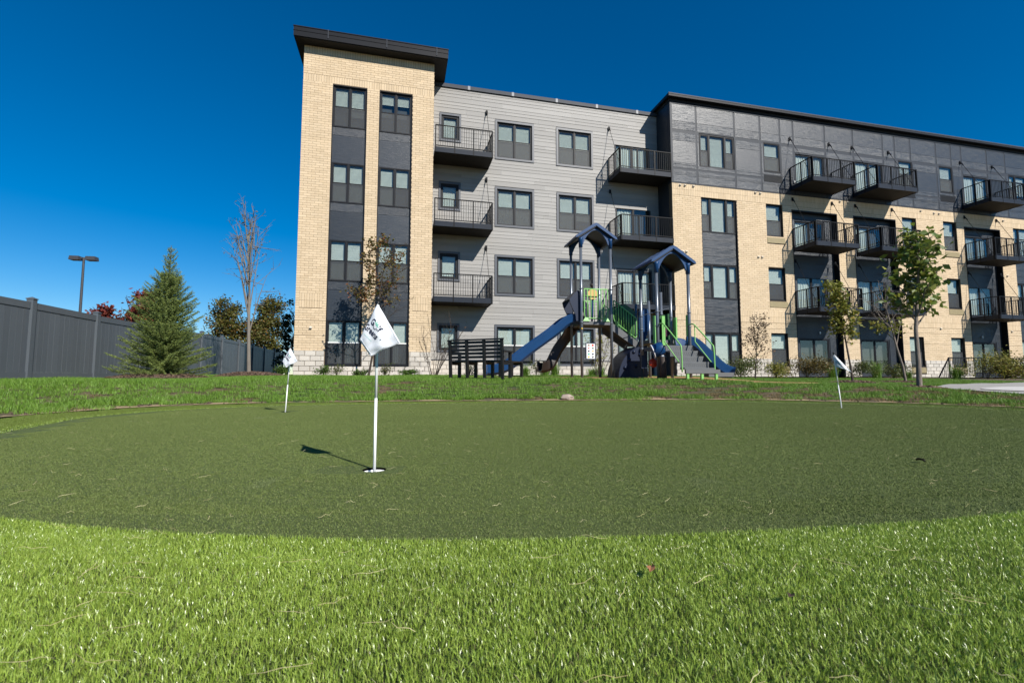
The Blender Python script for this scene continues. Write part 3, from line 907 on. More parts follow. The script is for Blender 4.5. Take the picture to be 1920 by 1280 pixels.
# openings -------------------------------------------------
T_WIN = []
for k in range(4):
    zt = [2.81, 6.22, 9.60, 13.03][k]; zb = [0.95, 4.47, 7.85, 11.19][k]
    for (a, b_) in ((1.19, 2.62), (3.13, 4.56)):
        T_WIN.append((a, b_, zb, zt, k))
T_BAY = [(1.19, 2.62, 0.95, 13.03), (3.13, 4.56, 0.95, 13.03)]
G_TWIN, G_SMALL, G_DOOR = [], [], []
for k in range(4):
    top = [2.94, 6.34, 9.71, 13.11][k]; bot = [0.99, 4.35, 7.73, 11.11][k]
    for a in (8.57, 11.73):
        G_TWIN.append((a, a + 1.99, bot, top, k))
    G_SMALL.append((5.85, 6.89, [1.60, 4.95, 8.34, 11.72][k], top, k))
    G_DOOR.append((14.93, 16.95, [0.62, 4.02, 7.40, 10.78][k], [2.6, 5.95, 9.30, 12.70][k], k))
W_TRI, W_ONE, W_DOOR4 = [], [], []
for k in range(4):
    top = [2.71, 6.21, 9.71, 13.06][k]; bot = [0.85, 4.42, 7.86, 11.28][k]
    for a in (19.07, 41.0):
        W_TRI.append((a, a + 2.11, bot, top, k))
    for a in (22.98, 32.22, 35.32):
        W_ONE.append((a, a + 1.05, [1.02, 4.43, 7.86, 11.39][k], [2.74, 6.21, 9.66, 13.04][k], k))
for a in (24.98, 29.05, 37.2):
    W_DOOR4.append((a, a + 2.0, 10.80, 12.68))
BAYS = [(24.60, 27.60), (28.72, 31.73), (36.95, 39.88)]
BAY_OPS = [(a, b_, 0.3, 9.45) for a, b_ in BAYS]
TRI_BAY = [(19.07, 21.18, 0.85, 9.71), (41.0, 43.11, 0.85, 9.71)]

# tower ----------------------------------------------------
CO, BL_, MJ = 0.1033, 0.305, 0.009
tower_wall = wall("tower_wall", 0.006, 5.494, 0.30, 14.62, T_BAY, 0.008, 0.30, 'mortar')
wing_ops = BAY_OPS + [(o[0], o[1], o[2], o[3]) for o in W_ONE if o[4] < 3] + TRI_BAY
ac = [(o[0], o[1] + 0.08, o[2] - 0.40, o[2] - 0.03) for o in W_ONE if o[4] < 3]
wing_ops2 = wing_ops + ac
wing_wall = wall("wing_brick_wall", 17.436, 46, 0.30, 10.27, wing_ops2, 0.008, 0.30, 'mortar')

def brick_rows(u0, u1, z0, z1, ops, soldier=(), skip=(), blocks=()):
    out = []
    n = int(round((z1 - z0) / CO))
    h = (z1 - z0) / n
    for r_ in range(n):
        za = z0 + r_ * h; zc = za + h / 2
        if any(s[0] <= zc < s[1] for s in soldier): continue
        o2 = list(ops) + [b_ for b_ in blocks]
        gap = MJ + (0.014 if any(abs(za - g) < h / 2 for g in skip) else 0)
        for a, b_ in spans(u0, u1, zc, o2):
            x = math.floor((a - (r_ % 2) * BL_ / 2) / BL_) * BL_ + (r_ % 2) * BL_ / 2
            while x < b_ - 0.03:
                x0, x1 = max(x, a), min(x + BL_, b_)
                if x1 - x0 > 0.03:
                    jit = random.uniform(-0.0015, 0.0015)
                    out.append((x0 + MJ / 2 * (x0 > a), x1 - MJ / 2 * (x1 < b_), za + gap - MJ / 2, za + h - MJ / 2, jit, 0.05))
                x += BL_
    for s in list(soldier) + [(b_[2], b_[3], b_[0], b_[1]) for b_ in blocks]:
        a0, b0 = (s[2], s[3]) if len(s) > 2 else (u0, u1)
        rows = max(1, int(round((s[1] - s[0]) / 0.305)))
        hh = (s[1] - s[0]) / rows
        for q in range(rows):
            za = s[0] + q * hh
            for a, b_ in spans(a0, b0, za + hh / 2, ops):
                nn = max(1, int(round((b_ - a) / CO)))
                ww = (b_ - a) / nn
                for i in range(nn):
                    out.append((a + i * ww + MJ / 2, a + (i + 1) * ww - MJ / 2, za + MJ / 2, za + hh - MJ / 2, random.uniform(-0.001, 0.002), 0.05))
    return out

um_brick = unit_mesh("brick", 'brick')
tb = [(0.14, 1.03, 3.30, 3.90), (4.70, 5.36, 3.30, 3.90)]
rowsT = brick_rows(0, 5.5, 1.53, 14.60, T_BAY, soldier=[(13.05, 13.36), (14.29, 14.60)], skip=(2.17, 2.79), blocks=tb)
rowsW = brick_rows(17.43, 46, 1.40, 10.26, wing_ops2, soldier=[(9.65, 10.26), (3.27, 3.88)], skip=(2.33, 2.95))
rowsL = []
pieces([(tower_wall, um_brick, rowsT), (wing_wall, um_brick, rowsW)], "brick", "bricks")

um_stone = unit_mesh("stone_block", 'stone', chamfer=0.04)
def stone_rows(u0, u1, z0, z1, ops, v):
    out = []
    n = int(round((z1 - z0) / 0.208)); h = (z1 - z0) / n
    for r_ in range(n):
        za = z0 + r_ * h
        for a, b_ in spans(u0, u1, za + h / 2, ops):
            x = math.floor((a - (r_ % 2) * 0.21) / 0.42) * 0.42 + (r_ % 2) * 0.21
            while x < b_ - 0.02:
                x0, x1 = max(x, a), min(x + 0.42, b_)
                if x1 - x0 > 0.03:
                    out.append((x0 + 0.006, x1 - 0.006, za + 0.006, za + h - 0.006, v - 0.03 + random.uniform(-0.008, 0.008), 0.08))
                x += 0.42
    return out
grey_base = wall("grey_wing_base", 5.494, 17.43, 0.30, 1.24, [(o[0] - .02, o[1] + .02, o[2], o[3]) for o in G_TWIN if o[4] == 0] + [(14.93, 16.95, 0.3, 2.6)], 1.288, 1.6, 'stone_mortar')
rs = [(tower_wall, um_stone, stone_rows(-0.02, 5.52, 0.48, 1.53, [(1.17, 2.64, 0.88, 13), (3.11, 4.58, 0.88, 13)], 0.0)),
      (wing_wall, um_stone, stone_rows(17.41, 46, 0.42, 1.40, [(a[0] - .02, a[1] + .02, a[2] - (0.45 if a in [(o[0], o[1], o[2], o[3]) for o in W_ONE] else 0), a[3]) for a in wing_ops], 0.0)),
      (grey_base, um_stone, stone_rows(5.5, 17.4, 0.42, 1.22, [(o[0], o[1], o[2] - .05, o[3]) for o in G_TWIN if o[4] == 0] + [(14.9, 17, 0, 3)], 1.3))]
pieces(rs, "stone_block", "stone_blocks")

# spandrels between the tower windows: charcoal boards
um_panel = unit_mesh("panel", 'dark_siding')
dark_back = MB()
for a, b_, z0, z1 in T_BAY:
    dark_back.box(a - .02, b_ + .02, 0.335, 0.40, z0, z1)
for a, b_, z0, z1 in TRI_BAY:
    dark_back.box(a - .02, b_ + .02, 0.335, 0.40, z0, z1)
# openings are punched by windows set in front of this backing
spandrel_back = part("spandrel_backing", dark_back, 'interior')
pan = []
for a, b_ in ((1.19, 2.62), (3.13, 4.56)):
    for lo, hi in ((2.81, 4.47), (6.22, 7.85), (9.60, 11.19)):
        zj = hi - 0.37
        pan.append((a + 0.03, b_ - 0.03, lo + 0.01, zj - 0.006, 0.10, 0.05))
        pan.append((a + 0.03, b_ - 0.03, zj + 0.006, hi - 0.01, 0.10, 0.05))
for a, b_ in ((19.07, 21.18), (41.0, 43.11)):
    for lo, hi in ((2.71, 4.42), (6.21, 7.86)):
        zs = np.linspace(lo, hi, 5)
        for i in range(4):
            pan.append((a + 0.03, b_ - 0.03, zs[i] + 0.006, zs[i + 1] - 0.006, 0.10, 0.05))
for a, b_, z0, z1 in T_BAY + TRI_BAY:
    jamb = MB()
    for s in (a, b_ - 0.028):
        jamb.box(s, s + 0.028, 0.012, 0.16, z0, z1)
    jamb.box(a + .029, b_ - .029, 0.012, 0.16, z1 - 0.03, z1)
    jamb.box(a - 0.01, b_ + 0.01, -0.045, 0.16, z0 - 0.05, z0)
    part("bay_jamb", jamb, 'window_frame')

# grey wing: lap siding in a repeating wide-narrow-narrow course
gops = [(o[0], o[1], o[2], o[3]) for o in G_TWIN + G_SMALL + G_DOOR]
grey_wall = wall("grey_siding_wall", 5.494, 17.43, 1.24, 14.42, gops, 1.312, 1.6, 'grey_wrap')
um_board = unit_mesh("siding_board", 'grey_siding', taper=0.72)
boards = []
z = 1.26
pat = (0.2467, 0.16, 0.16)
k = 0
while z < 14.38:
    h = min(pat[k % 3], 14.40 - z)
    offs = random.uniform(0, 3.6)
    for a, b_ in spans(5.5, 17.42, z + h / 2, gops):
        x = math.floor((a - offs) / 3.66) * 3.66 + offs
        while x < b_:
            x0, x1 = max(x, a), min(x + 3.66, b_)
            if x1 - x0 > 0.04:
                boards.append((x0 + .0015, x1 - .0015, z, z + h, 1.292 + random.uniform(-.0015, .0015), 0.018))
            x += 3.66
    z += h
    k += 1
pieces([(grey_wall, um_board, boards)], "siding_board", "siding_boards")
b = MB(); b.box(5.5, 17.42, 1.262, 1.31, 1.225, 1.262)
part("base_flashing", b, 'dark_trim')

# charcoal upper storey of the wing
dops = [(o[0], o[1], o[2], o[3]) for o in W_TRI + W_ONE if o[4] == 3] + W_DOOR4 + [(o[0] - .03, o[1] + .07, o[2] - .53, o[2] - .16) for o in W_ONE if o[4] == 3]
dark_wall = wall("charcoal_upper_wall", 17.43, 46, 10.28, 14.55, dops, 0.012, 0.30, 'dark_trim')
cols = [17.43, 18.91, 21.19, 22.79, 24.05, 24.91, 27.02, 28.97, 31.10, 31.97, 33.15, 35.11, 36.29, 37.12, 39.21, 40.75, 43.2, 46.0]
levels = [10.32, 10.70, 10.99, 11.09, 12.50, 12.93, 13.11, 13.54, 14.44]
tr = 0.055
for i in range(len(cols) - 1):
    a, b_ = cols[i] + (0.10 if i == 0 else tr), cols[i + 1] - tr
    for lo, hi in ((10.33, 10.70), (10.71, 10.98), (11.09, 12.50), (12.51, 12.93), (13.11, 13.54), (13.55, 14.44)):
        for c in cells(a, b_, lo, hi, [(o[0] - .03, o[1] + .03, o[2] - .03, o[3] + .03) for o in dops]):
            if c[1] - c[0] > 0.05 and c[3] - c[2] > 0.04:
                pan.append((c[0] + .004, c[1] - .004, c[2] + .004, c[3] - .004, 0.002, 0.01))
# dark recessed bays behind the balconies, floors one to three
bay_wall = wall("bay_wall", 24.58, 39.92, 0.30, 9.5, [(27.62, 28.70, 0, 10), (31.75, 36.93, 0, 10)] + [(a + 0.42, a + 2.42, [0.62, 4.02, 7.40][k], [2.55, 5.95, 9.02][k]) for a, _ in BAYS for k in range(3)], 0.30, 0.45, 'dark_trim')
for (a, b_) in BAYS:
    dz = [(a + 0.42, a + 2.42, [0.62, 4.02, 7.40][k], [2.55, 5.95, 9.02][k]) for k in range(3)]
    zz = 0.5
    while zz < 9.4:
        h = 0.41
        for c0, c1 in spans(a + 0.02, b_ - 0.02, zz + h / 2, dz):
            if c1 - c0 > 0.05: pan.append((c0 + .003, c1 - .003, zz + .004, min(zz + h, 9.44) - .004, 0.288, 0.014))
        zz += h
pieces([(dark_wall, um_panel, pan)], "panel", "panels")
for a, b_ in BAYS:
    b = MB()
    b.box(a - 0.005, a + 0.025, -0.012, 0.30, 0.45, 9.45); b.box(b_ - 0.025, b_ + 0.005, -0.012, 0.30, 0.45, 9.45); b.box(a + .026, b_ - .026, -0.012, 0.30, 9.40, 9.455)
    part("bay_lining", b, 'window_frame')
b = MB()
b.box(17.41, 17.53, -0.012, 0.012, 10.28, 14.5); b.box(17.53, 46, -0.014, 0.0, 14.45, 14.52); b.box(17.53, 46, -0.016, 0.0, 10.262, 10.30)
part("corner_trim", b, 'dark_trim')
b = MB(); b.box(17.432, 17.52, 0.31, 1.30, 0.3, 14.55)
part("wing_side_wall", b, 'dark_siding')

# roofs
b = MB()
b.box(-0.34, 6.07, -0.48, 7.0, 14.64, 15.04)
tr_ = part("tower_roof", b, 'roof_metal')
b = MB(); b.box(-0.36, 6.09, -0.50, 7.02, 15.041, 15.075); b.box(-0.355, 6.085, -0.495, 7.0, 14.86, 14.872)
b.build("roof_edge", 'roof_metal', tr_)
b = MB(); b.box(-0.30, 6.03, -0.44, 6.9, 14.615, 14.639)
b.build("soffit", 'soffit', tr_)
b = MB()
for x in (1.0, 3.4, 5.55): b.box(x, x + 0.03, -0.503, -0.48, 14.70, 15.08)
b.build("flashing_joint", 'coping', tr_)
b = MB(); b.box(17.40, 46, -0.02, 1.3, 14.552, 14.68)
wr = part("wing_roof", b, 'soffit')
b = MB(); b.box(17.22, 46, -0.25, 13.0, 14.681, 14.84)
b.build("roof_coping", 'roof_metal', wr)
b = MB(); b.box(17.21, 46, -0.262, -0.2, 14.79, 14.85)
b.build("drip_edge", 'coping', wr)
b = MB(); b.box(5.5, 17.44, 1.24, 1.62, 14.421, 14.60)
gr = part("grey_roof", b, 'coping')
for x in (7.2, 9.4, 11.7, 13.9, 16.2):
    b = MB(); b.box(x, x + 0.12, 1.232, 1.63, 14.418, 14.607)
    b.build("coping_joint", 'coping_joint', gr)
b = MB()
b.box(0.03, 5.47, 0.55, 7.0, 0.3, 14.61); b.box(5.5, 17.5, 1.85, 12, 0.3, 14.40); b.box(17.54, 46, 0.62, 12, 0.3, 14.54)
part("inner_core", b, 'interior')
b = MB(); b.box(0.0, 0.03, 0.06, 7.0, 0.3, 14.61); b.box(5.47, 5.5, 0.06, 7.0, 0.3, 14.61)
part("tower_side_wall", b, 'brick')

# windows --------------------------------------------------
CACHE = {}
def blind_mesh(w_, z0, z1, pitch=0.048):
    b = MB()
    z = z0
    while z < z1:
        b.add([(0, 0.0, z), (w_, 0.0, z), (w_, 0.020, z + pitch * 0.93), (0, 0.020, z + pitch * 0.93)], [(0, 1, 2, 3)])
        z += pitch
    return b
def drape_mesh(w_, z0, z1, n=14):
    b = MB()
    vs, fs = [], []
    for i in range(n * 2 + 1):
        x = w_ * i / (n * 2)
        y = 0.03 * math.sin(i * 1.7) + 0.012 * math.sin(i * 0.9)
        vs += [(x, y, z0), (x * 0.98 + 0.01, y * 0.7, z1)]
    for i in range(n * 2):
        a = i * 2
        fs.append((a, a + 2, a + 3, a + 1))
    return b.add(vs, fs)

def window(kind, u0, u1, z0, z1, v, style=0, trim=None):
    """a framed window: outer frame mesh with sash, pane, screen, blind and room behind as sub-parts"""
    w_, h_ = u1 - u0, z1 - z0
    key = (kind, round(w_, 2), round(h_, 2), trim)
    loc = (u0, v, z0 - ZB)
    if kind == 'twin': units = [(0.06, w_ / 2 - 0.035, 'dh'), (w_ / 2 + 0.035, w_ - 0.06, 'dh')]
    elif kind == 'tri': units = [(0.05, w_ * 0.245, 'dh'), (w_ * 0.29, w_ * 0.71, 'fix'), (w_ * 0.755, w_ - 0.05, 'dh')]
    elif kind == 'one': units = [(0.05, w_ - 0.05, 'dh')]
    elif kind == 'small': units = [(0.10, w_ - 0.10, 'fix')]
    else: units = [(0.05, w_ / 2 + 0.02, 'door'), (w_ / 2 + 0.0, w_ - 0.05, 'door')]
    if key not in CACHE:
        C = {}
        b = MB()
        fz = 0.05 if kind != 'small' else 0.10
        b.box(0, w_, 0, 0.09, 0, fz); b.box(0, w_, 0, 0.09, h_ - fz, h_)
        xs_ = [0.0] + [x for u in units for x in u[:2]] + [w_]
        for i in range(0, len(xs_), 2):
            if kind == 'door' and i == 2: continue
            b.box(xs_[i], xs_[i + 1], -0.004 if 0 < i < len(xs_) - 2 else 0.0, 0.09, fz, h_ - fz)
        C['frame'] = b.mesh("window", trim or 'window_frame')
        C['sash'], C['pane'], C['screen'], C['blind'] = [], [], [], []
        for (a, c, t) in units:
            zm = h_ * 0.5
            f = 0.034
            b = MB()
            if t == 'dh':
                for (lo, hi, yy) in ((zm - 0.02, h_ - fz, 0.02), (fz, zm + 0.02, 0.045)):
                    b.box(a, c, yy, yy + 0.03, lo, lo + f + .006); b.box(a, c, yy, yy + 0.03, hi - f, hi)
                    b.box(a, a + f, yy, yy + 0.03, lo + f + .006, hi - f); b.box(c - f, c, yy, yy + 0.03, lo + f + .006, hi - f)
                    C['pane'].append((MB().box(a + f * .8, c - f * .8, yy + 0.012, yy + 0.016, lo + f * .8, hi - f * .8).mesh("pane", 'glass')))
                C['screen'].append(MB().box(a + 0.004, c - 0.004, 0.030, 0.032, fz, zm - 0.02).mesh("screen", 'screen'))
            else:
                yy = 0.03 if t == 'fix' or a > 0.1 else 0.05
                f = 0.03 if t == 'fix' else 0.07
                b.box(a, c, yy, yy + 0.03, fz, fz + f); b.box(a, c, yy, yy + 0.03, h_ - fz - f, h_ - fz)
                b.box(a, a + f, yy, yy + 0.03, fz + f, h_ - fz - f); b.box(c - f, c, yy, yy + 0.03, fz + f, h_ - fz - f)
                C['pane'].append(MB().box(a + f * .8, c - f * .8, yy + 0.012, yy + 0.016, fz + f * .8, h_ - fz - f * .8).mesh("pane", 'glass'))
            C['sash'].append(b.mesh("sash", 'window_frame'))
        r_ = MB()
        r_.add([(0, .1, 0), (w_, .1, 0), (w_, .1, h_), (0, .1, h_), (.0, .24, 0), (w_, .24, 0), (w_, .24, h_), (0, .24, h_)], [(4, 5, 6, 7), (0, 1, 5, 4), (2, 3, 7, 6), (1, 2, 6, 5), (3, 0, 4, 7)])
        C['room'] = r_.mesh("room", 'interior')
        CACHE[key] = C
    C = CACHE[key]
    wdw = link("window" if kind != 'door' else "patio_door", C['frame'], BLD, loc)
    for s in C['sash']: link("sash", s, wdw)
    for s in C['pane']: link("pane", s, wdw)
    for s in C['screen']: link("screen", s, wdw)
    link("room", C['room'], wdw)
    for j, (a, c, t) in enumerate(units):
        rr = random.random()
        if kind == 'door':
            if (style == 0 and j == 1) or style == 3: continue
            drape_mesh(c - a - 0.14, 0.1, h_ - 0.1, 9).build("vertical_blind", 'blind' if style != 2 else 'curtain', wdw, loc=(a + 0.07, 0.14, 0))
            continue
        full = 0.06
        if style == 1: full = h_ * 0.5                       # only the upper half is drawn
        elif style == 2: full = h_ * 0.72
        elif rr < 0.12: full = h_ * 0.3
        elif rr < 0.32: full = h_ * 0.5
        k_ = ('blind', round(c - a, 2), round(h_, 2), full > 0.07, round(full, 1))
        if k_ not in CACHE:
            CACHE[k_] = blind_mesh(c - a - 0.05, full, h_ - 0.07).mesh("blind", 'blind')
        link("blind", CACHE[k_], wdw, (a + 0.025, 0.105, 0))
        if style == 1:
            kk = ('cur', round(c - a, 2), round(h_, 2))
            if kk not in CACHE:
                CACHE[kk] = drape_mesh((c - a) * 0.36, 0.08, h_ * 0.52, 4).mesh("curtain", 'curtain')
            link("curtain", CACHE[kk], wdw, (a + 0.03 + (c - a) * 0.55 * (j % 2 == 0), 0.135, 0))
            bb = ('bar', round(c - a, 2), round(h_, 2))
            if bb not in CACHE:
                CACHE[bb] = MB().box(0.01, c - a - 0.01, 0.010, 0.0195, h_ * 0.5 - 0.02, h_ * 0.5 + 0.03).mesh("meeting_rail", 'white_vinyl')
            link("meeting_rail", CACHE[bb], wdw, (a, 0.0, 0))
    return wdw

for (a, b_, z0, z1, k) in T_WIN:
    st = 1 if k == 0 else (2 if (k == 3 and a > 3) else 0)
    window('twin', a + 0.03, b_ - 0.03, z0, z1 - (0.03 if k == 3 else 0), 0.075, st)
for (a, b_, z0, z1, k) in G_TWIN:
    window('twin', a + 0.1, b_ - 0.1, z0 + 0.1, z1 - 0.1, 1.33, 1 if k == 0 else 0)
    t = MB()
    t.box(a, b_, 1.262, 1.345, z0, z0 + 0.1); t.box(a, b_, 1.262, 1.345, z1 - 0.1, z1); t.box(a, a + 0.1, 1.262, 1.345, z0 + .1, z1 - .1); t.box(b_ - .1, b_, 1.262, 1.345, z0 + .1, z1 - .1)
    part("window_trim", t, 'grey_trim')
for (a, b_, z0, z1, k) in G_SMALL:
    window('small', a + 0.09, b_ - 0.09, z0 + 0.09, z1 - 0.09, 1.32, 0)
    t = MB()
    t.box(a, b_, 1.262, 1.335, z0, z0 + 0.09); t.box(a, b_, 1.262, 1.335, z1 - 0.09, z1); t.box(a, a + 0.09, 1.262, 1.335, z0 + .09, z1 - .09); t.box(b_ - .09, b_, 1.262, 1.335, z0 + .09, z1 - .09)
    part("window_trim", t, 'grey_trim')
for (a, b_, z0, z1, k) in G_DOOR:
    window('door', a, b_, z0, z1, 1.30, [2, 1, 0, 1][k], 'dark_trim')
for (a, b_, z0, z1, k) in W_TRI:
    window('tri', a + 0.03, b_ - 0.03, z0, z1 - 0.03, 0.075 if k < 3 else 0.02, 0)
for (a, b_, z0, z1, k) in W_ONE:
    window('one', a, b_, z0 + 0.06, z1, 0.085 if k < 3 else 0.02, 0)
    t = MB(); t.box(a, b_, 0.03, 0.2, z0, z0 + 0.06)
    part("window_sill", t, 'window_frame')
    if k < 3:
        t = MB(); t.box(a + .0, b_ + 0.08, -0.012, 0.14, z0 - 0.33, z0 - 0.03)
        c = part("unit_cover", t, 'ac_cover')
        t = MB(); t.box(a + .0, b_ + 0.08, 0.03, 0.20, z0 - 0.40, z0 - 0.332)
        t.build("cover_shadow", 'black', c)  # black strip painted in for the shadow below the cover
    else:
        t = MB()
        t.box(a - .03, b_ + .07, 0.03, 0.2, z0 - 0.53, z0 - 0.16)
        g = part("wall_grille", t, 'grille')
        t = MB()
        for q in range(9): t.box(a - .02, b_ + .06, 0.008, 0.03, z0 - 0.51 + q * 0.039, z0 - 0.495 + q * 0.039)
        t.build("grille_slats", 'grille', g, kind="stuff")
for i, (a, b_, z0, z1) in enumerate(W_DOOR4):
    window('door', a, b_, z0, z1, 0.02, 1 if i != 1 else 1, 'dark_trim')
for i, (a, _) in enumerate(BAYS):
    for k in range(3):
        window('door', a + 0.42, a + 2.42, [0.62, 4.02, 7.40][k], [2.55, 5.95, 9.02][k], 0.315, [3, 0, 0][k] if (i + k) % 4 or k == 0 else 2, 'dark_trim')

# balconies ------------------------------------------------
def rail_run(post_b, bal_b, rail_b, p, q, z0, z1, nb):
    p, q = Vector(p), Vector(q)
    L = (q - p).length
    rail_b.bar((p.x, p.y, z1 - 0.02), (q.x, q.y, z1 - 0.02), 0.05, 0.04)
    rail_b.bar((p.x, p.y, z0 + 0.30), (q.x, q.y, z0 + 0.30), 0.035, 0.035)
    for i in range(nb + 1):
        c = p.lerp(q, i / nb)
        post_b.append(c)
    n_ = int(L / 0.105)
    for i in range(1, n_):
        c = p.lerp(q, i / n_)
        bal_b.bar((c.x, c.y, z0 + 0.30), (c.x, c.y, z1 - 0.04), 0.016)

def balcony(u0, u1, v0, v1, zb, rods=(True, True), nfront=3, nside=2, sides=(True, True)):
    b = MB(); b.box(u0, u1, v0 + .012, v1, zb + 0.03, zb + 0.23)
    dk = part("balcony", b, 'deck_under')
    b = MB(); b.box(u0 - .012, u1 + .012, v0 - 0.02, v0 + .010, zb, zb + 0.235)
    if sides[0]: b.box(u0 - 0.022, u0 - .002, v0 + .012, v1, zb, zb + 0.235)
    if sides[1]: b.box(u1 + .002, u1 + 0.022, v0 + .012, v1, zb, zb + 0.235)
    b.build("fascia", 'deck_edge', dk)
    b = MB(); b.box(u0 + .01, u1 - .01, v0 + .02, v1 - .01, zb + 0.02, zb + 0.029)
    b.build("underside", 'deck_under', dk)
    posts, bal, rail = [], MB(), MB()
    zt = zb + 1.27
    fr = (u0 + .03, v0 + .0), (u1 - .03, v0 + .0)
    rail_run(posts, bal, rail, (*fr[0], 0), (*fr[1], 0), zb, zt, nfront)
    if sides[0]: rail_run(posts, bal, rail, (u0, v0 + .06, 0), (u0, v1 - .03, 0), zb, zt, nside)
    if sides[1]: rail_run(posts, bal, rail, (u1, v0 + .06, 0), (u1, v1 - .03, 0), zb, zt, nside)
    rail.build("handrail", 'black_metal', dk)
    bal.build("balusters", 'black_metal', dk, kind="stuff")
    key = 'bpost'
    if key not in CACHE:
        CACHE[key] = MB().box(-.025, .025, -.025, .025, -.01, 1.262).mesh("post", 'black_metal')
    for c in posts: link("post", CACHE[key], dk, (c.x, c.y - 0.001, zb))
    for s, uu_ in ((rods[0], u0 + 0.06), (rods[1], u1 - 0.06)):
        if s:
            b = MB()
            b.tube([(uu_, v1 - 0.03, zb + 2.92), (uu_, v0 + 0.05, zb + 0.2)], 0.011, 6)
            b.tube([(uu_, v1 - 0.06, zb + 2.87), (uu_, v1 - 0.16, zb + 2.68)], 0.024, 6)
            b.box(uu_ - 0.05, uu_ + 0.05, v1 - 0.035, v1, zb + 2.80, zb + 2.99)
            b.build("tie_rod", 'black_metal', dk)
    return dk

for zb in (10.50, 7.12, 3.74):
    balcony(5.56, 8.20, -0.05, 1.262, zb, rods=(False, True), sides=(False, True))
    balcony(14.57, 17.40, -0.05, 1.262, zb, rods=(True, False), sides=(True, False))
    for (a, b_) in ((24.62, 27.35), (28.82, 31.55), (36.95, 39.68)):
        balcony(a, b_, -1.42, -0.016, zb)

# small hoods, wall lights
um_v = MB()
um_v.box(-0.055, 0.055, -0.012, 0.02, -0.06, 0.06)
um_v = um_v.mesh("vent_hood", 'vent')
hb = MB(); hb.add([(-.045, -.012, .05), (.045, -.012, .05), (.045, -.09, -.02), (-.045, -.09, -.02), (-.045, -.012, -.04), (.045, -.012, -.04)], [(0, 3, 2, 1), (0, 4, 3), (1, 2, 5), (3, 4, 5, 2)])
hb = hb.mesh("hood", 'vent')
for (u_, z_) in [(17.88, 10.16), (18.16, 10.17), (18.65, 10.17), (22.35, 10.17), (22.65, 10.16), (22.39, 6.72), (22.62, 6.73), (18.14, 6.74), (17.95, 6.74), (27.85, 10.18), (28.4, 10.17), (33.65, 10.13), (34.66, 10.07),
                 (35.04, 10.07), (34.63, 6.66), (34.58, 3.25), (40.2, 10.05), (40.2, 6.61), (40.2, 3.2), (0.62, 2.47)]:
    o = link("vent_hood", um_v, BLD, (u_, 0.0, z_ - ZB))
    link("hood", hb, o)
for (u_, z_) in [(24.85, 11.0), (24.9, 7.66), (24.9, 4.3), (29.0, 4.3), (37.2, 7.66), (26.35, 2.85), (38.2, 2.85), (30.4, 2.85)]:
    o = MB().box(-.035, .035, -0.05, 0.0, -.06, .06).build("wall_socket", 'white_vinyl', BLD, loc=(u_, 0.285 if z_ < 10 else 0.0, z_ - ZB))

# ------------------------------------------------------------------ boundary fence
f0 = np.array([-11.1, 10.8]); fd = np.array([-0.2311, 0.9729])
fz0 = gz1(*(f0 - fd * 4.82))
FEN = thing("privacy_fence", "tall slate-grey vinyl privacy fence running back along the left side", "fence", (f0[0], f0[1], 0.0), math.atan2(fd[1], fd[0]))
um_slat = MB().box(0, 0.166, -0.012, 0.012, 0, 1).mesh("board", 'fence')
um_post = MB()
um_post.box(-0.065, 0.065, -0.065, 0.065, 0, 1.86)
um_post = um_post.mesh("post", 'fence')
um_cap = MB(); um_cap.box(-0.078, 0.078, -0.078, 0.078, 1.861, 1.885)
um_cap.add([(-.07, -.07, 1.886), (.07, -.07, 1.886), (.07, .07, 1.886), (-.07, .07, 1.886), (0, 0, 1.925)], [(0, 1, 4), (1, 2, 4), (2, 3, 4), (3, 0, 4)])
um_cap = um_cap.mesh("post_cap", 'fence')
SP = 2.41
for k in range(-2, 11):
    x = k * SP
    wx, wy = f0 + fd * x
    zg = gz1(wx, wy)
    p_ = link("post", um_post, FEN, (x, 0, zg))
    link("post_cap", um_cap, p_)
    if k < 10:
        zg2 = gz1(*(f0 + fd * (x + SP)))
        za = zg
        b = MB(); b.bar((x + .066, 0, zg + 1.72), (x + SP - .066, 0, zg2 + 1.72), 0.055, 0.15); b.build("rail", 'fence', FEN)
        b = MB(); b.bar((x + .066, 0, zg + 0.12), (x + SP - .066, 0, zg2 + 0.12), 0.055, 0.13); b.build("rail", 'fence', FEN)
        for j in range(13):
            s = x + 0.07 + j * 0.1745
            zz = zg + (zg2 - zg) * (s - x) / SP
            link("board", um_slat, FEN, (s, random.uniform(-.002, .002), zz + 0.186), scale=(1, 1, 1.458))

# parking lot light
LP = thing("parking_light", "tall dark pole with two box floodlight heads beyond the fence", "lamp post", (-25.85, 28.0, gz1(-25.85, 28)), R(10))
b = MB(); b.tube([(0, 0, 0), (0, 0, 7.15)], [0.085, 0.06], 10); b.build("pole", 'galv', LP)
b = MB(); b.lathe([(0.0, 0.5), (0.25, 0.5), (0.25, 0), (0, 0)], n=12); b.build("base", 'concrete', LP)
for s in (-1, 1):
    b = MB(); b.bar((0.04 * s, 0, 7.1), (0.3 * s, 0, 7.1), 0.06, 0.08); b.build("arm", 'galv', LP)
    b = MB()
    b.add([(0.16 * s, -.2, 6.97), (0.70 * s, -.2, 6.97), (0.70 * s, .2, 6.97), (0.16 * s, .2, 6.97), (0.18 * s, -.18, 7.2), (0.67 * s, -.18, 7.2), (0.67 * s, .18, 7.2), (0.18 * s, .18, 7.2)],
          [(0, 1, 2, 3), (4, 5, 6, 7), (0, 1, 5, 4), (1, 2, 6, 5), (2, 3, 7, 6), (3, 0, 4, 7)])
    hd = b.build("lamp_head", 'galv', LP)
    b = MB(); b.box(min(.21 * s, .65 * s), max(.21 * s, .65 * s), -.15, .15, 6.95, 6.968); b.build("lens", 'coping_joint', hd)

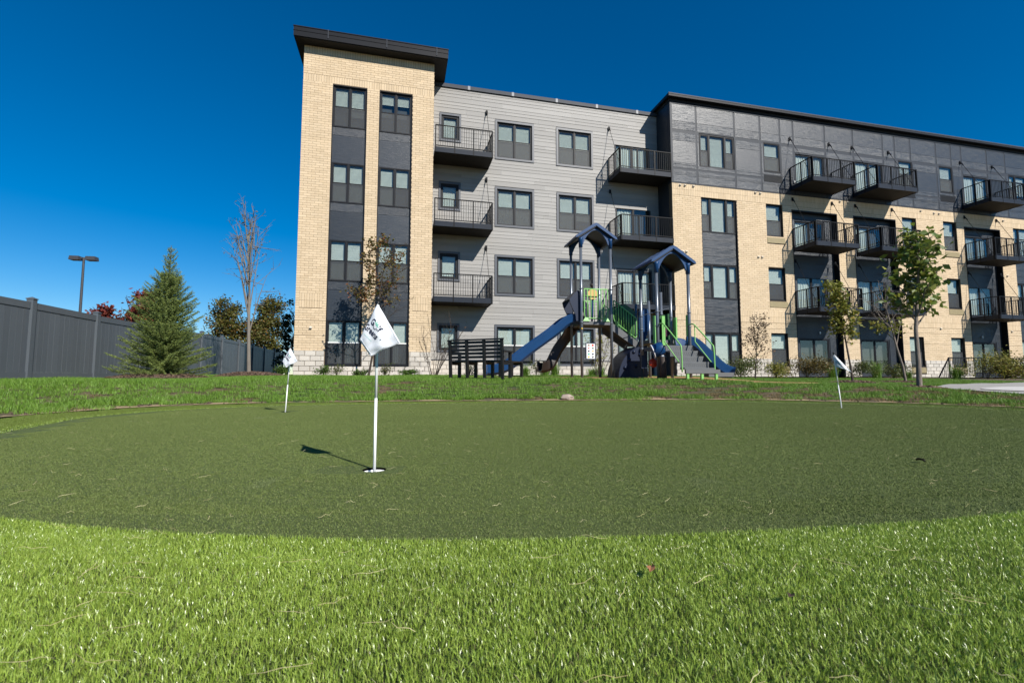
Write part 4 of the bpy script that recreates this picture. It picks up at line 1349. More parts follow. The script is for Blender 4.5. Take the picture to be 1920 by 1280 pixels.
# ramp handrail by the right-hand entrance
def bwz(u, v): 
    p = bw(u, v); return p[0], p[1], gz1(*p)
rr_ = thing("ramp_railing", "black metal picket railing with sloping end beside the entrance ramp", "railing", bwz(31.9, -2.1), math.atan2(U[1], U[0]))
b = MB(); b.bar((0, 0, 1.05), (9.5, 0, 1.05), 0.045, 0.045); b.bar((0, 0, 1.05), (-0.78, 0, 0.0), 0.045, 0.045); b.build("handrail", 'black_metal', rr_)
b = MB(); b.bar((0, 0, 0.12), (9.5, 0, 0.12), 0.035, 0.035); b.build("bottom_rail", 'black_metal', rr_)
b = MB()
for i in range(1, 84): b.bar((i * 0.113, 0, 0.12), (i * 0.113, 0, 1.03), 0.016)
for i in range(1, 6): b.bar((-i * 0.12, 0, 0.0), (-i * 0.12, 0, 1.03 - i * 0.12 * 1.35), 0.016)
b.build("pickets", 'black_metal', rr_, kind="stuff")
for i in range(5):
    b = MB(); b.box(-.025, .025, -.025, .025, -0.1, 1.05); b.build("post", 'black_metal', rr_, loc=(i * 2.3, 0.0, 0))
#@@PART3
# ------------------------------------------------------------------ golf flags and cups
def text_mesh(s, bold=0.03):
    cu = bpy.data.curves.new("text", 'FONT')
    cu.body = s
    cu.offset = bold
    cu.resolution_u = 3
    ob = bpy.data.objects.new("text", cu)
    COL.objects.link(ob)
    dg_ = bpy.context.evaluated_depsgraph_get()
    me = bpy.data.meshes.new_from_object(ob.evaluated_get(dg_))
    v = np.array([p.co[:2] for p in me.vertices]); f = [tuple(p.vertices) for p in me.polygons]
    bpy.data.objects.remove(ob); bpy.data.meshes.remove(me)
    return v, f

def cloth_fn(T, Rr, L, Bt, bulge):
    T, Rr, L, Bt = [np.array(p, float) for p in (T, Rr, L, Bt)]
    nrm = np.cross(Rr - T, L - T); nrm /= np.linalg.norm(nrm)
    if nrm[1] > 0: nrm = -nrm
    def fn(s, t):
        s = np.asarray(s, float)[..., None]; t = np.asarray(t, float)[..., None]
        p = T * (1 - s) * (1 - t) + Rr * s * (1 - t) + L * (1 - s) * t + Bt * s * t
        k = bulge * np.sin(np.pi * np.clip(s, 0, 1)) * np.sin(np.pi * np.clip(t, 0, 1)) + 0.004 * np.sin(6.5 * s + 3 * t) * np.sin(np.pi * t) + 0.0025 * np.sin(11 * t - 5 * s) + 0.002 * np.sin(17 * s + 9 * t)
        return p + nrm * k, nrm
    return fn

def golf_flag(hx, hy, top, corners, label, bulge, gl=True):
    root = thing("golf_flag", label, "flag", (hx, hy, 0), 0, "practice flags on the putting green")
    H = np.array([hx, hy, 0.0])
    tp = np.array(top) - H
    b = MB(); b.tube([tuple(tp * -0.10), tuple(tp * 0.42)], 0.0068, 10)
    b.build("pole", 'white_pole', root, True)
    b = MB(); b.tube([tuple(tp * 0.4201), tuple(tp * 0.99)], 0.0064, 10)
    b.build("pole_top", 'white_pole', root, True)
    b = MB()
    pr = [(0.0, 0.030), (0.006, 0.028), (0.0105, 0.022), (0.0115, 0.016), (0.009, 0.008), (0.006, 0.002), (0.0085, -0.003), (0.0085, -0.012), (0.0, -0.0125)]
    b.lathe([(r_, z_ + tp[2]) for r_, z_ in pr], (tp[0], tp[1], 0), 14)
    b.build("knob", 'black', root, True)
    fn = cloth_fn(*[np.array(c) - H for c in corners], bulge)
    n_ = 26
    s, t = np.meshgrid(np.linspace(0, 1, n_), np.linspace(0, 1, n_))
    p, nrm = fn(s, t)
    q = []
    for i in range(n_ - 1):
        for j in range(n_ - 1):
            a = i * n_ + j
            q.append((a, a + 1, a + n_ + 1, a + n_))
    b = MB(); b.add(p.reshape(-1, 3), q)
    cl = b.build("cloth", 'flag', root, True)
    sm = cl.modifiers.new("thickness", 'SOLIDIFY'); sm.thickness = 0.0012; sm.offset = 0
    # stitched hem
    hem = MB()
    for (fa, fb) in (((.965, 0), (.965, 1)), ((0, .955), (1, .955)), ((0, .04), (1, .04))):
        ss = np.linspace(fa[0], fb[0], 22); tt = np.linspace(fa[1], fb[1], 22)
        pp, _ = fn(ss, tt)
        hem.tube([tuple(x + nrm * 0.0012) for x in pp], 0.0010, 4)
    hem.build("hem", 'flag', cl)
    def printed(name, v, f, s0, t0, sx, sy, m, parent=cl, shear=0.0):
        pp, _ = fn(s0 + v[:, 0] * sx, t0 - v[:, 1] * sy + shear * v[:, 0] * sx)
        bb = MB(); bb.add(pp + nrm * 0.0016, f)
        bb.build(name, m, parent)
    if gl:
        v, f = text_mesh("G"); printed("lettering", v, f, 0.12, 0.47, 0.225, 0.235, 'navy_ink', shear=-0.2)
        v, f = text_mesh("lf"); printed("lettering", v, f, 0.425, 0.42, 0.225, 0.235, 'navy_ink', shear=-0.2)
        v, f = text_mesh("Greens"); printed("lettering", v, f, 0.0, 0.70, 0.215, 0.235, 'navy_ink', shear=-0.17)
        v, f = text_mesh("'"); printed("lettering", v, f, 0.72, 0.56, 0.15, 0.15, 'navy_ink', shear=-0.17)
        # the o of Golf: an open bowl with a sprig over it
        a = np.linspace(math.radians(-200), math.radians(20), 18)
        v = np.concatenate([np.column_stack([0.30 * np.cos(a), 0.28 * np.sin(a)]), np.column_stack([0.40 * np.cos(a), 0.38 * np.sin(a)])])
        f = [(i, i + 1, i + 19, i + 18) for i in range(17)]
        printed("logo_bowl", v, f, 0.345, 0.395, 0.185, 0.19, 'navy_ink')
        for k, an in enumerate((20, 60, 100, 140)):
            c, s_ = math.cos(math.radians(an)), math.sin(math.radians(an))
            v = np.array([(0, 0), (0.30 * c - 0.08 * s_, 0.30 * s_ + 0.08 * c), (0.62 * c, 0.62 * s_), (0.30 * c + 0.08 * s_, 0.30 * s_ - 0.08 * c)])
            printed("logo_sprig", v, [(0, 1, 2, 3)], 0.345, 0.355, 0.185, 0.19, 'teal_ink')
        for k in range(9):
            x0 = 0.10 + k * 0.052
            v = np.array([(x0, 0), (x0 + 0.038, 0), (x0 + 0.038, 0.022), (x0, 0.022)])
            printed("tagline_mark", v, [(0, 1, 2, 3)], 0.0, 0.80 - 0.008 * k, 1.0, 1.0, 'teal_pale')
    # the cup in the green
    return root

golf_flag(-0.632, 2.204, (-0.632, 2.204, 0.775), [(-0.630, 2.193, 0.766), (-0.4997, 2.105, 0.577), (-0.698, 2.15, 0.592), (-0.6375, 2.125, 0.517)],
          "nearest white golf flag on a white pole in the middle of the green", 0.018)
golf_flag(-2.797, 5.868, (-2.758, 5.868, 0.792), [(-2.757, 5.857, 0.790), (-2.62, 5.76, 0.620), (-2.83, 5.81, 0.622), (-2.765, 5.77, 0.545)],
          "small white golf flag leaning right in front of the brick tower base", 0.014)
golf_flag(4.649, 6.702, (4.575, 6.702, 0.755), [(4.578, 6.692, 0.750), (4.745, 6.60, 0.500), (4.590, 6.680, 0.570), (4.650, 6.63, 0.545)],
          "far white golf flag leaning left near the concrete path", 0.02)
for h, lab in zip(HOLES, ["white plastic cup sunk in the green under the nearest flag", "white cup at the foot of the left flag", "white cup at the foot of the right flag"]):
    b = MB()
    b.lathe([(HR + 0.0015, -0.011), (HR - 0.0005, -0.010), (HR - 0.0015, -0.013), (HR - 0.004, -0.055), (0.008, -0.060), (0.0, -0.060)], n=28)
    o = b.build("golf_cup", 'cup', None, True, (h[0], h[1], 0))
    tag(o, lab, "golf cup", "cups in the putting green")

# rock on the bank
b = MB()
pts = []
rr2 = random.Random(5)
nu, nv = 10, 6
for i in range(nv + 1):
    ph = math.pi * i / nv
    for j in range(nu):
        a = 2 * math.pi * j / nu
        k = 1 + rr2.uniform(-.22, .22)
        pts.append((0.12 * k * math.sin(ph) * math.cos(a), 0.08 * k * math.sin(ph) * math.sin(a), 0.068 * (1 + rr2.uniform(-.2, .15)) * math.cos(ph)))
fs = [(i * nu + j, i * nu + (j + 1) % nu, (i + 1) * nu + (j + 1) % nu, (i + 1) * nu + j) for i in range(nv) for j in range(nu)]
b.add(pts, fs)
o = b.build("rock", 'rock', None, False, (1.02, 8.82, gz1(1.02, 8.82) + 0.045))
tag(o, "pale pinkish rock lying at the foot of the grassy bank", "rock")

# ------------------------------------------------------------------ bench
def bench(name, x, y, rz, label, back=True, L=1.45):
    root = thing(name, label, "bench", (x, y, gz1(x, y) + 0.01), rz)
    for i in range(3):
        b = MB(); b.box(-L / 2, L / 2, 0.06 + i * 0.145, 0.19 + i * 0.145, 0.42, 0.455); b.build("seat_slat", 'bench', root)
    if back:
        for i in range(5):
            z0 = 0.50 + i * 0.085
            y0 = 0.0 - 0.012 * i
            b = MB(); b.box(-L / 2 + .0, L / 2, y0 + 0.004, y0 + 0.034, z0, z0 + 0.062); b.build("back_slat", 'bench', root)
        b = MB(); b.box(-L / 2 - .01, L / 2 + .01, -0.075, -0.02, 0.915, 0.95); b.build("top_rail", 'bench', root)
        for i in range(4):
            xx_ = -L / 2 + 0.04 + i * (L - 0.08) / 3
            b = MB(); b.bar((xx_, 0.03, 0.0), (xx_, -0.03, 0.92), 0.055, 0.075, (0, 1, 0)); b.build("back_leg", 'bench', root)
        for s in (-1, 1):
            b = MB(); b.box(s * (L / 2 - .03) - .045, s * (L / 2 - .03) + .045, -0.02, 0.52, 0.645, 0.68); b.build("armrest", 'bench', root)
    for i in range(4 if back else 2):
        xx_ = -L / 2 + 0.04 + i * (L - 0.08) / (3 if back else 1)
        b = MB(); b.box(xx_ - .03, xx_ + .03, 0.40, 0.475, 0.0, 0.645 if back and i in (0, 3) else 0.419); b.build("front_leg", 'bench', root)
        b = MB(); b.box(xx_ - .025, xx_ + .025, 0.05, 0.475, 0.355, 0.418); b.build("seat_support", 'bench', root)
    if not back:
        for i in range(2):
            xx_ = -L / 2 + 0.04 + i * (L - 0.08)
            b = MB(); b.box(xx_ - .03, xx_ + .03, 0.05, 0.12, 0.0, 0.354); b.build("back_leg", 'bench', root)
    return root
bench("park_bench", -0.85, 11.0, R(-24), "black slatted bench with its back to the green beside the blue slide")
bench("park_bench", 0.20, 12.6, R(60), "low backless black bench behind the slide's lower end", back=False, L=0.62)

# ------------------------------------------------------------------ playground
PGZ = 0.43
PG = thing("playground", "two-tower playground with blue roofs, blue slides and lime green railings", "playground", (2.15, 14.5, PGZ), R(11))
def pg(name, b, m, smooth=False, parent=None, loc=(0, 0, 0), kind=None):
    return b.build(name, m, parent or PG, smooth, loc, kind)
Wd = 0.98
def play_post(x, y, z1, z0=-0.15):
    b = MB(); b.tube([(x, y, z0), (x, y, z1)], 0.045, 12)
    o = pg("post", b, 'play_post', True)
    return o
def collar(o, x, y, z):
    b = MB(); b.tube([(x, y, z - .02), (x, y, z + .02)], 0.056, 12); pg("clamp", b, 'play_post', True, o)
def play_roof(x, y, ze):
    """pitched plastic roof with arched gables on four collars"""
    rx0, rx1, ry0, ry1 = x - 0.20, x + Wd + 0.20, y - 0.12, y + Wd + 0.14
    cx = x + Wd / 2
    zr = ze + 0.45
    th_ = 0.05
    b = MB()
    prof = [(rx0, ze - 0.02), (rx0 + .02, ze + 0.05), (cx - .09, zr - .005), (cx, zr + 0.03), (cx + .09, zr - .005), (rx1 - .02, ze + 0.05), (rx1, ze - 0.02), (rx1 - .07, ze - 0.005), (cx, zr - 0.055), (rx0 + .07, ze - 0.005)]
    b.prism(prof, ry0, ry1)
    rf = pg("roof", b, 'play_blue')
    b = MB(); b.prism([(rx0 + .08, ze - 0.012), (cx, zr - 0.062), (rx1 - .08, ze - 0.012), (rx1 - .09, ze - 0.028), (cx, zr - 0.085), (rx0 + .09, ze - 0.028)], ry0 + .03, ry1 - .03)
    pg("roof_shade_panel", b, 'play_brown_shade', False, rf)  # added dark sheet, shade under the roof put into its colour
    for i in range(4):                      # raised ribs across the slopes
        yy_ = ry0 + 0.08 + i * (ry1 - ry0 - 0.16) / 3
        b = MB()
        for s in (-1, 1):
            xa = rx0 if s < 0 else rx1
            b.bar((xa - s * .03, yy_, ze + 0.045), (cx + s * .06, yy_, zr + 0.005), 0.05, 0.03)
        pg("roof_rib", b, 'play_blue', False, rf)
    for yy_ in (y - 0.03, y + Wd - 0.03):
        b = MB()
        n_ = 14
        top = [(x - 0.07, ze - 0.01), (cx, zr - 0.06), (x + Wd + 0.07, ze - 0.01)]
        outer = []
        for i in range(n_ + 1):
            t = i / n_
            xx_ = x - 0.06 + (Wd + 0.12) * t
            zz_ = ze - 0.0 + (zr - 0.06 - ze) * (1 - abs(2 * t - 1))
            xi = x + 0.07 + (Wd - 0.14) * t
            zi = ze - 0.20 + 0.47 * math.sin(math.pi * t) ** 0.75
            outer.append(((xx_, zz_), (xi, min(zi, zz_ - 0.035))))
        for i in range(n_):
            (a, c), (d, e_) = outer[i], outer[i + 1]
            b.prism([c, e_, d, a], yy_, yy_ + 0.06)
        pg("gable", b, 'play_blue', False, rf)
        for xx_ in (x, x + Wd):
            b = MB(); b.tube([(xx_, yy_ + .03, ze - 0.30), (xx_, yy_ + .03, ze - 0.06), (xx_, yy_ + .03, ze + .0)], [0.062, 0.066, 0.09], 12)
            pg("collar", b, 'play_blue', True, rf)
    return rf
ZA, ZBk, ZC = 1.73, 0.88, 1.13
EA, EB = 4.36, 3.24
for (x, y, zt) in ((0, 0, EA), (Wd, 0, EA), (0, Wd, EA), (Wd, Wd, EA), (1.61, -1.74, EB), (1.61 + Wd, -1.74, EB), (1.61, -0.76, EB), (1.61 + Wd, -0.76, EB)):
    o = play_post(x, y, zt)
    for zc in ((ZA - .03, ZA + 1.02) if zt > 3.5 else (ZBk - .03, ZBk + 0.95, ZBk + .55)):
        collar(o, x, y, zc)
for (x, y, zt) in ((1.87, 0.12, 2.35), (2.75, 0.12, 2.75), (1.87, 0.95, 2.3), (2.75, 0.95, 2.6)):
    o = play_post(x, y, zt); collar(o, x, y, ZC + .9)
play_roof(0, 0, EA)
play_roof(1.61, -1.74, EB)
def deck(x0, x1, y0, y1, z):
    b = MB(); b.box(x0, x1, y0, y1, z - 0.10, z)
    o = pg("deck", b, 'play_deck')
    return o
deck(0.05, Wd - .05, -0.03, Wd, ZA)
deck(1.66, 1.61 + Wd - .05, -1.72, -0.78, ZBk)
deck(1.90, 2.72, -0.70, 0.95, ZC)
def barred(x0, x1, y, za0, za1, hgt, n_, m='play_green', along='x', mid=True):
    """guard panel: looped tube frame, mid rail and upright bars; za0/za1 are the foot heights at its two ends"""
    def P(t, h): 
        q = x0 + (x1 - x0) * t; z = za0 + (za1 - za0) * t + h
        return (q, y, z) if along == 'x' else (y, q, z)
    b = MB()
    pts = [P(.0, .12), P(.02, .05), P(.08, 0), P(.92, 0), P(.98, .05), P(1, .12), P(1, hgt - .02), P(.99, hgt), P(.01, hgt), P(0, hgt - .02), P(0, .12)]
    b.tube(pts, 0.017, 7, False)
    fr = pg("guard_rail", b, m, True)
    for i in range(1, n_):
        b = MB(); b.tube([P(i / n_, 0), P(i / n_, hgt)], 0.0135, 6); pg("bar", b, m, True, fr)
    if mid:
        b = MB(); b.tube([P(0, hgt - .22), P(.28, hgt - .22)], 0.012, 6); pg("hand_grip", b, m, True, fr)
    return fr
barred(0.09, 0.86, -0.02, ZA + .10, ZA + .10, 0.92, 7)
barred(0.35, 0.92, Wd, ZA + .10, ZA + .10, 0.70, 5)
for xx_ in (0.14, 0.80):
    b = MB(); b.add([(xx_ - .11, -.06, ZA + .005), (xx_ + .11, -.06, ZA + .005), (xx_ + .11, .06, ZA + .005), (xx_ - .11, .06, ZA + .005), (xx_ - .03, -.04, ZA + .12), (xx_ + .05, -.04, ZA + .12), (xx_ + .05, .04, ZA + .12), (xx_ - .03, .04, ZA + .12)],
                    [(0, 1, 5, 4), (1, 2, 6, 5), (2, 3, 7, 6), (3, 0, 4, 7), (4, 5, 6, 7), (3, 2, 1, 0)])
    pg("rail_foot", b, 'play_green')
# slides
def slide(path, wid, wall_h, m, name="slide", side=(0, 1, 0)):
    """open chute swept along a path: bed, rolled side walls"""
    side = Vector(side)
    path = [Vector(p) for p in path]
    n_ = len(path)
    sec = [(-wid / 2 - .05, wall_h - .04), (-wid / 2 - .055, wall_h), (-wid / 2 - .02, wall_h + .015), (-wid / 2 + .01, wall_h - .02), (-wid / 2 + .04, .07), (-wid / 2 + .13, .0), (wid / 2 - .13, .0), (wid / 2 - .04, .07), (wid / 2 - .01, wall_h - .02), (wid / 2 + .02, wall_h + .015), (wid / 2 + .055, wall_h), (wid / 2 + .05, wall_h - .04),
           (wid / 2 + .01, .03), (wid / 2 - .10, -.045), (-wid / 2 + .10, -.045), (-wid / 2 - .01, .03)]
    k = len(sec)
    vs, fs = [], []
    for i, p in enumerate(path):
        d = (path[min(i + 1, n_ - 1)] - path[max(i - 1, 0)]).normalized()
        sd_ = (side - d * side.dot(d)).normalized()
        up = d.cross(sd_).normalized()
        if up.z < 0: up = -up
        for a, h in sec: vs.append(p + sd_ * a + up * h)
    for i in range(n_ - 1):
        for j in range(k):
            a, b_ = i * k + j, i * k + (j + 1) % k
            fs.append((a, b_, b_ + k, a + k))
    fs += [tuple(range(k)), tuple(reversed(range((n_ - 1) * k, n_ * k)))]
    b = MB(); b.add(vs, fs)
    return pg(name, b, m, False)
def bez(pts, n_=18):
    return [tuple(p) for p in catmull(pts, n_ // (len(pts) - 1) + 1, False)]
sl = slide(bez([(0.02, 0.45, ZA - .02), (-0.30, 0.45, ZA - .06), (-0.75, 0.45, ZA - .42), (-1.55, 0.45, 0.74), (-2.15, 0.45, 0.28), (-2.55, 0.45, 0.13), (-2.90, 0.45, 0.10)], 24), 0.52, 0.27, 'play_blue')
# hood over the slide entrance
b = MB()
hood = [(-.02, ZA + .02), (-.03, ZA + .95), (-.10, ZA + .98), (-.36, ZA + .70), (-.33, ZA + .56), (-.17, ZA + .22), (-.15, ZA + .02)]
b.prism(hood, 0.06, 0.12); b.prism(hood, 0.78, 0.84)
b.prism([(-.03, ZA + .90), (-.03, ZA + .95), (-.10, ZA + .98), (-.36, ZA + .70), (-.31, ZA + .68), (-.10, ZA + .91)], 0.121, 0.779)
pg("slide_hood", b, 'play_navy')
sl2 = slide(bez([(0.35, 1.0, ZA - .03), (0.28, 1.25, ZA - .10), (0.05, 1.45, ZA - .50), (-.22, 1.5, 0.85), (-.50, 1.45, 0.36), (-.78, 1.4, 0.22), (-1.0, 1.38, 0.22)], 24), 0.56, 0.30, 'play_brown_shade', side=(0.25, 1, 0))  # shaded chute, the shade is put into its dark brown colour
b = MB(); b.prism([(-.05, ZA), (-.05, ZA + .72), (.25, ZA + .95), (.62, ZA + .70), (.62, ZA), (.50, ZA), (.46, ZA + .45), (.25, ZA + .62), (.08, ZA + .45), (.06, ZA)], Wd + .02, Wd + .14)
pg("slide_hood", b, 'play_navy')
sl3 = slide(bez([(2.60, -1.25, ZBk + .02), (2.82, -1.25, ZBk + .0), (3.12, -1.25, 0.64), (3.55, -1.25, 0.26), (3.82, -1.25, 0.10), (3.98, -1.25, 0.05), (4.08, -1.25, 0.03)], 24), 0.60, 0.26, 'play_blue')
b = MB(); b.box(3.15, 3.95, -1.75, -1.52, 0.02, 0.14); pg("border_timber", b, 'play_deck')
# ramp bridge down to the middle deck
b = MB()
b.prism([(Wd + .03, ZA - .02), (1.90, ZC - .02), (1.90, ZC - .26), (Wd + .03, ZA - .26)], 0.02, 0.06); rb = pg("ramp_beam", b, 'play_deck')
b = MB(); b.prism([(Wd + .03, ZA - .02), (1.90, ZC - .02), (1.90, ZC - .26), (Wd + .03, ZA - .26)], 0.86, 0.90); pg("ramp_beam", b, 'play_deck')
for i in range(8):
    x0 = Wd + .04 + i * 0.107
    zt = ZA - .02 - (x0 - Wd) * (ZA - ZC) / 0.92
    b = MB(); b.prism([(x0, zt), (x0 + .10, zt - .065), (x0 + .10, zt - .10), (x0, zt - .035)], 0.061, 0.859); pg("ramp_plank", b, 'play_deck')
for yy_ in (0.03, 0.88):
    barred(Wd + .09, 1.84, yy_, ZA + .04, ZC + .08, 0.66, 9, mid=False)
b = MB()
tt_ = np.linspace(0, 1, 15)
top_ = [(Wd + .06 + 0.80 * t, ZA + .22 + 0.38 * math.sin(math.pi * min(t * .62 + .1, .5)) - 0.62 * max(t - .55, 0) ** 1.2) for t in tt_]
bot_ = [(Wd + .06 + 0.80 * t, ZA - .05 - 0.53 * t) for t in tt_]
for i in range(14):
    b.prism([bot_[i], bot_[i + 1], top_[i + 1], top_[i]], 0.10, 0.15)
pg("arched_panel", b, 'play_green_dark')
# blue hood and spiral panel at the middle deck
b = MB()
pl = [(1.92, ZC), (1.92, ZC + .95), (2.0, ZC + 1.08), (2.22, ZC + 1.05), (2.30, ZC + .8), (2.24, ZC + .4), (2.10, ZC)]
b.prism(pl, 0.0, 0.07); pg("climber_hood", b, 'play_blue')
b = MB(); b.prism([(2.12, ZC + .02), (2.30, ZC + .75), (2.72, ZC + .85), (2.72, ZC + .02)], -0.62, -0.56); pg("play_panel", b, 'play_green_dark')
b = MB(); b.lathe([(0, .02), (.17, .02), (.17, -.02), (0, -.02)], n=20); o = pg("panel_disc", b, mat("plum_plastic", (0.06, 0.012, 0.03), 0.4), False, None, (2.45, -0.66, ZC + .28)); o.rotation_euler = (R(90), 0, 0)
# curved climbing wall below
b = MB()
cv = [(1.05, 0.0)]
for t in np.linspace(0, 1, 14):
    cv.append((1.05 + 0.95 * (1 - math.cos(t * math.pi / 2)), 0.98 * math.sin(t * math.pi / 2)))
cv += [(2.0, 0.0)]
b.prism(cv, -0.35, 0.55)
cw = pg("climbing_wall", b, 'play_navy')
for (xx_, zz_) in ((1.25, .3), (1.4, .55), (1.62, .35), (1.75, .7), (1.55, .78), (1.85, .45)):
    b = MB(); b.lathe([(0, .05), (.04, .04), (.06, 0)], n=8); o = b.build("hand_hold", 'play_navy', cw, True, (xx_, -.35, zz_)); o.rotation_euler = (R(90), 0, 0)
# crawl ring on a bark post with a red panel behind
b = MB(); b.lathe([(0.12, -.20), (.20, -.20), (.225, -.17), (.225, .16), (.205, .2), (.12, .2), (.10, 0.0), (.12, -.2)], n=24)
o = pg("crawl_tube", b, 'play_blue', True, None, (1.55, -1.86, 0.76)); o.rotation_euler = (R(20), R(70), 0); o.scale = (.85, .85, .75)
b = MB(); b.lathe([(0.195, -.215), (.23, -.21), (.232, -.18), (.205, -.18), (.195, -.215)], n=24)
o2 = b.build("rim", 'play_white', o, True)
b = MB(); b.tube([(1.60, -2.02, -.1), (1.595, -2.02, .3), (1.605, -2.02, .56)], [.10, .085, .09], 10); o = pg("bark_stump", b, 'play_bark', True)
b = MB(); b.tube([(1.605, -2.02, .561), (1.605, -2.02, .60)], [.07, .04], 10); pg("stump_cap", b, 'play_white', True, o)
b = MB(); b.lathe([(0, .02), (.12, .02), (.13, 0), (.12, -.02), (0, -.02)], n=12); o = pg("spinner", b, 'play_red', True, None, (1.50, -1.66, 0.40)); o.rotation_euler = (R(80), 0, 0)
b = MB(); b.box(1.18, 1.34, -1.60, -1.56, 0.25, 0.62); pg("play_panel", b, 'play_navy')
# stairs on the front of the low tower
for i in range(5):
    z1 = ZBk - 0.005 - i * 0.158
    y1 = -1.78 - i * 0.235
    b = MB(); b.box(1.68, 2.52, y1 - 0.235, y1 - .003, z1 - 0.035, z1); st = pg("step", b, 'play_deck')
    b = MB(); b.box(1.69, 2.51, y1 - 0.235, y1 - .222, z1 - 0.158, z1 - 0.036)
    b.build("riser", 'play_deck', st)
    hs_ = MB()
    for q in range(14):
        for r_ in range(2):
            xx_ = 1.73 + q * 0.058 + (r_ % 2) * .02
            hs_.bar((xx_, y1 - .2365, z1 - .125 + r_ * .048), (xx_ + .026, y1 - .2365, z1 - .098 + r_ * .048), .012, .004)
    hs_.build("tread_pattern", 'black', st, kind="stuff")
b = MB(); b.box(1.66, 2.62, -3.04, -2.98, 0.10, 0.20); pg("bottom_beam", b, 'play_deck')
for xx_ in (1.70, 2.10, 2.50):
    b = MB(); b.box(xx_, xx_ + .06, -3.02, -2.96, -.1, 0.10); pg("stair_leg", b, 'play_green')
for xx_ in (1.64, 2.56):
    b = MB()
    b.tube(bez([(xx_, -1.76, ZBk + .60), (xx_, -1.95, ZBk + .60), (xx_, -2.1, ZBk + .52), (xx_, -2.75, ZBk + .02), (xx_, -2.88, ZBk - .15), (xx_, -2.90, ZBk - .75)], 20), 0.019, 7)
    h1 = pg("stair_rail", b, 'play_green', True)
    b = MB(); b.tube([(xx_, -2.05, ZBk + .53), (xx_, -2.05, ZBk + .1), (xx_, -2.75, ZBk - .48)], 0.015, 6); b.build("lower_rail", 'play_green', h1, True)
for (xx_, yy_) in ((2.02, -.74), (2.30, -.74)):
    b = MB(); b.box(xx_, xx_ + .10, yy_, yy_ + .035, ZBk + .02, ZBk + 0.98); pg("upright_panel", b, 'play_green')
for (xx_, yy_) in ((2.66, -0.95), (2.66, -1.62)):
    b = MB(); b.box(xx_ - .02, xx_ + .02, yy_, yy_ + .14, ZBk + .02, ZBk + 0.92); pg("side_panel", b, 'play_green')
b = MB(); b.tube([(1.66, -.76, ZBk + .98), (2.55, -.76, ZBk + 1.22)], 0.012, 6); pg("grab_bar", b, 'play_post', True)
# mast with a wheel on the high deck
b = MB(); b.tube([(.46, .30, ZA), (.46, .30, ZA + .30), (.46, .30, ZA + .70), (.46, .30, ZA + .9)], [.022, .045, .05, .045], 10); mast = pg("mast", b, 'play_blue', True)
b = MB()
gear = [(0.155 * (1 + .25 * (k % 2)) * math.cos(k * math.pi / 8), 0.155 * (1 + .25 * (k % 2)) * math.sin(k * math.pi / 8)) for k in range(16)]
b.prism(gear, -.02, .02); b.build("wheel", 'play_tan', mast, False, (.46, .235, ZA + .90))
b = MB(); b.tube([(.46, .30, ZA + .91), (.46, .30, ZA + 1.12)], .018, 8); b.build("neck", 'play_brown_shade', mast, True)
b = MB(); b.lathe([(0, .085), (.035, .075), (.048, .04), (.045, .0), (.02, -.03), (0, -.035)], (.46, .30, ZA + 1.18), 12); b.build("finial", 'play_brown_shade', mast, True)
# picture panel on the front post
b = MB(); b.box(.10, .42, -.075, -.045, 0.55, 1.06); sg = pg("picture_panel", b, 'play_navy')
b = MB(); b.box(.125, .395, -.080, -.0755, 0.575, 1.035); b.build("panel_face", 'play_white', sg)
icons = ['rock', 'play_red', 'play_red', 'play_green_dark', 'navy_ink', 'play_tan', 'teal_ink', 'play_post', 'play_yellow', 'black']
for i, ic in enumerate(icons):
    cx_, cz_ = .195 + (i % 2) * .13, .985 - (i // 2) * .09
    nn = [10, 8, 3, 5, 8, 7, 6, 6, 4, 6][i]
    poly = [(cx_ + .036 * (1 - .35 * (k % 2) * (i in (3, 4, 5, 9))) * math.cos(2 * math.pi * k / nn + .4), cz_ + .034 * (1 - .35 * (k % 2) * (i in (3, 4, 5, 9))) * math.sin(2 * math.pi * k / nn + .4)) for k in range(nn)]
    b = MB(); b.prism(poly, -.083, -.0802); b.build("icon", ic, sg)
for zz_ in (.57, 1.04):
    b = MB(); b.tube([(0, 0, zz_), (.11, -.06, zz_)], .014, 6); b.build("bracket", 'play_post', sg, True)
b = MB(); b.lathe([(0, .012), (.02, .008), (.03, -.01)], n=10); o = pg("sticker", b, 'play_yellow', True, None, (0.0, -.046, 1.50)); o.rotation_euler = (R(90), 0, 0)

# ------------------------------------------------------------------ vegetation
def leaf_cloud(P, size, seed, droop=0.3, aspect=0.5):
    """one folded leaf (two triangles) per point"""
    r_ = np.random.default_rng(seed)
    n_ = len(P)
    L = r_.uniform(*size, n_)
    d = r_.normal(0, 1, (n_, 3)); d[:, 2] = d[:, 2] * 0.6 - droop
    d /= np.linalg.norm(d, axis=1)[:, None]
    a = r_.normal(0, 1, (n_, 3))
    s = np.cross(d, a); s /= np.linalg.norm(s, axis=1)[:, None] + 1e-9
    nn = np.cross(s, d)
    Lc = L[:, None]
    v = np.stack([P, P + d * Lc * .5 + s * Lc * aspect * .5 + nn * Lc * .08, P + d * Lc, P + d * Lc * .5 - s * Lc * aspect * .5 + nn * Lc * .08], 1).reshape(-1, 3)
    b = (np.arange(n_) * 4)[:, None]
    t = np.concatenate([b + [0, 1, 2], b + [0, 2, 3]], 0)
    return v, t

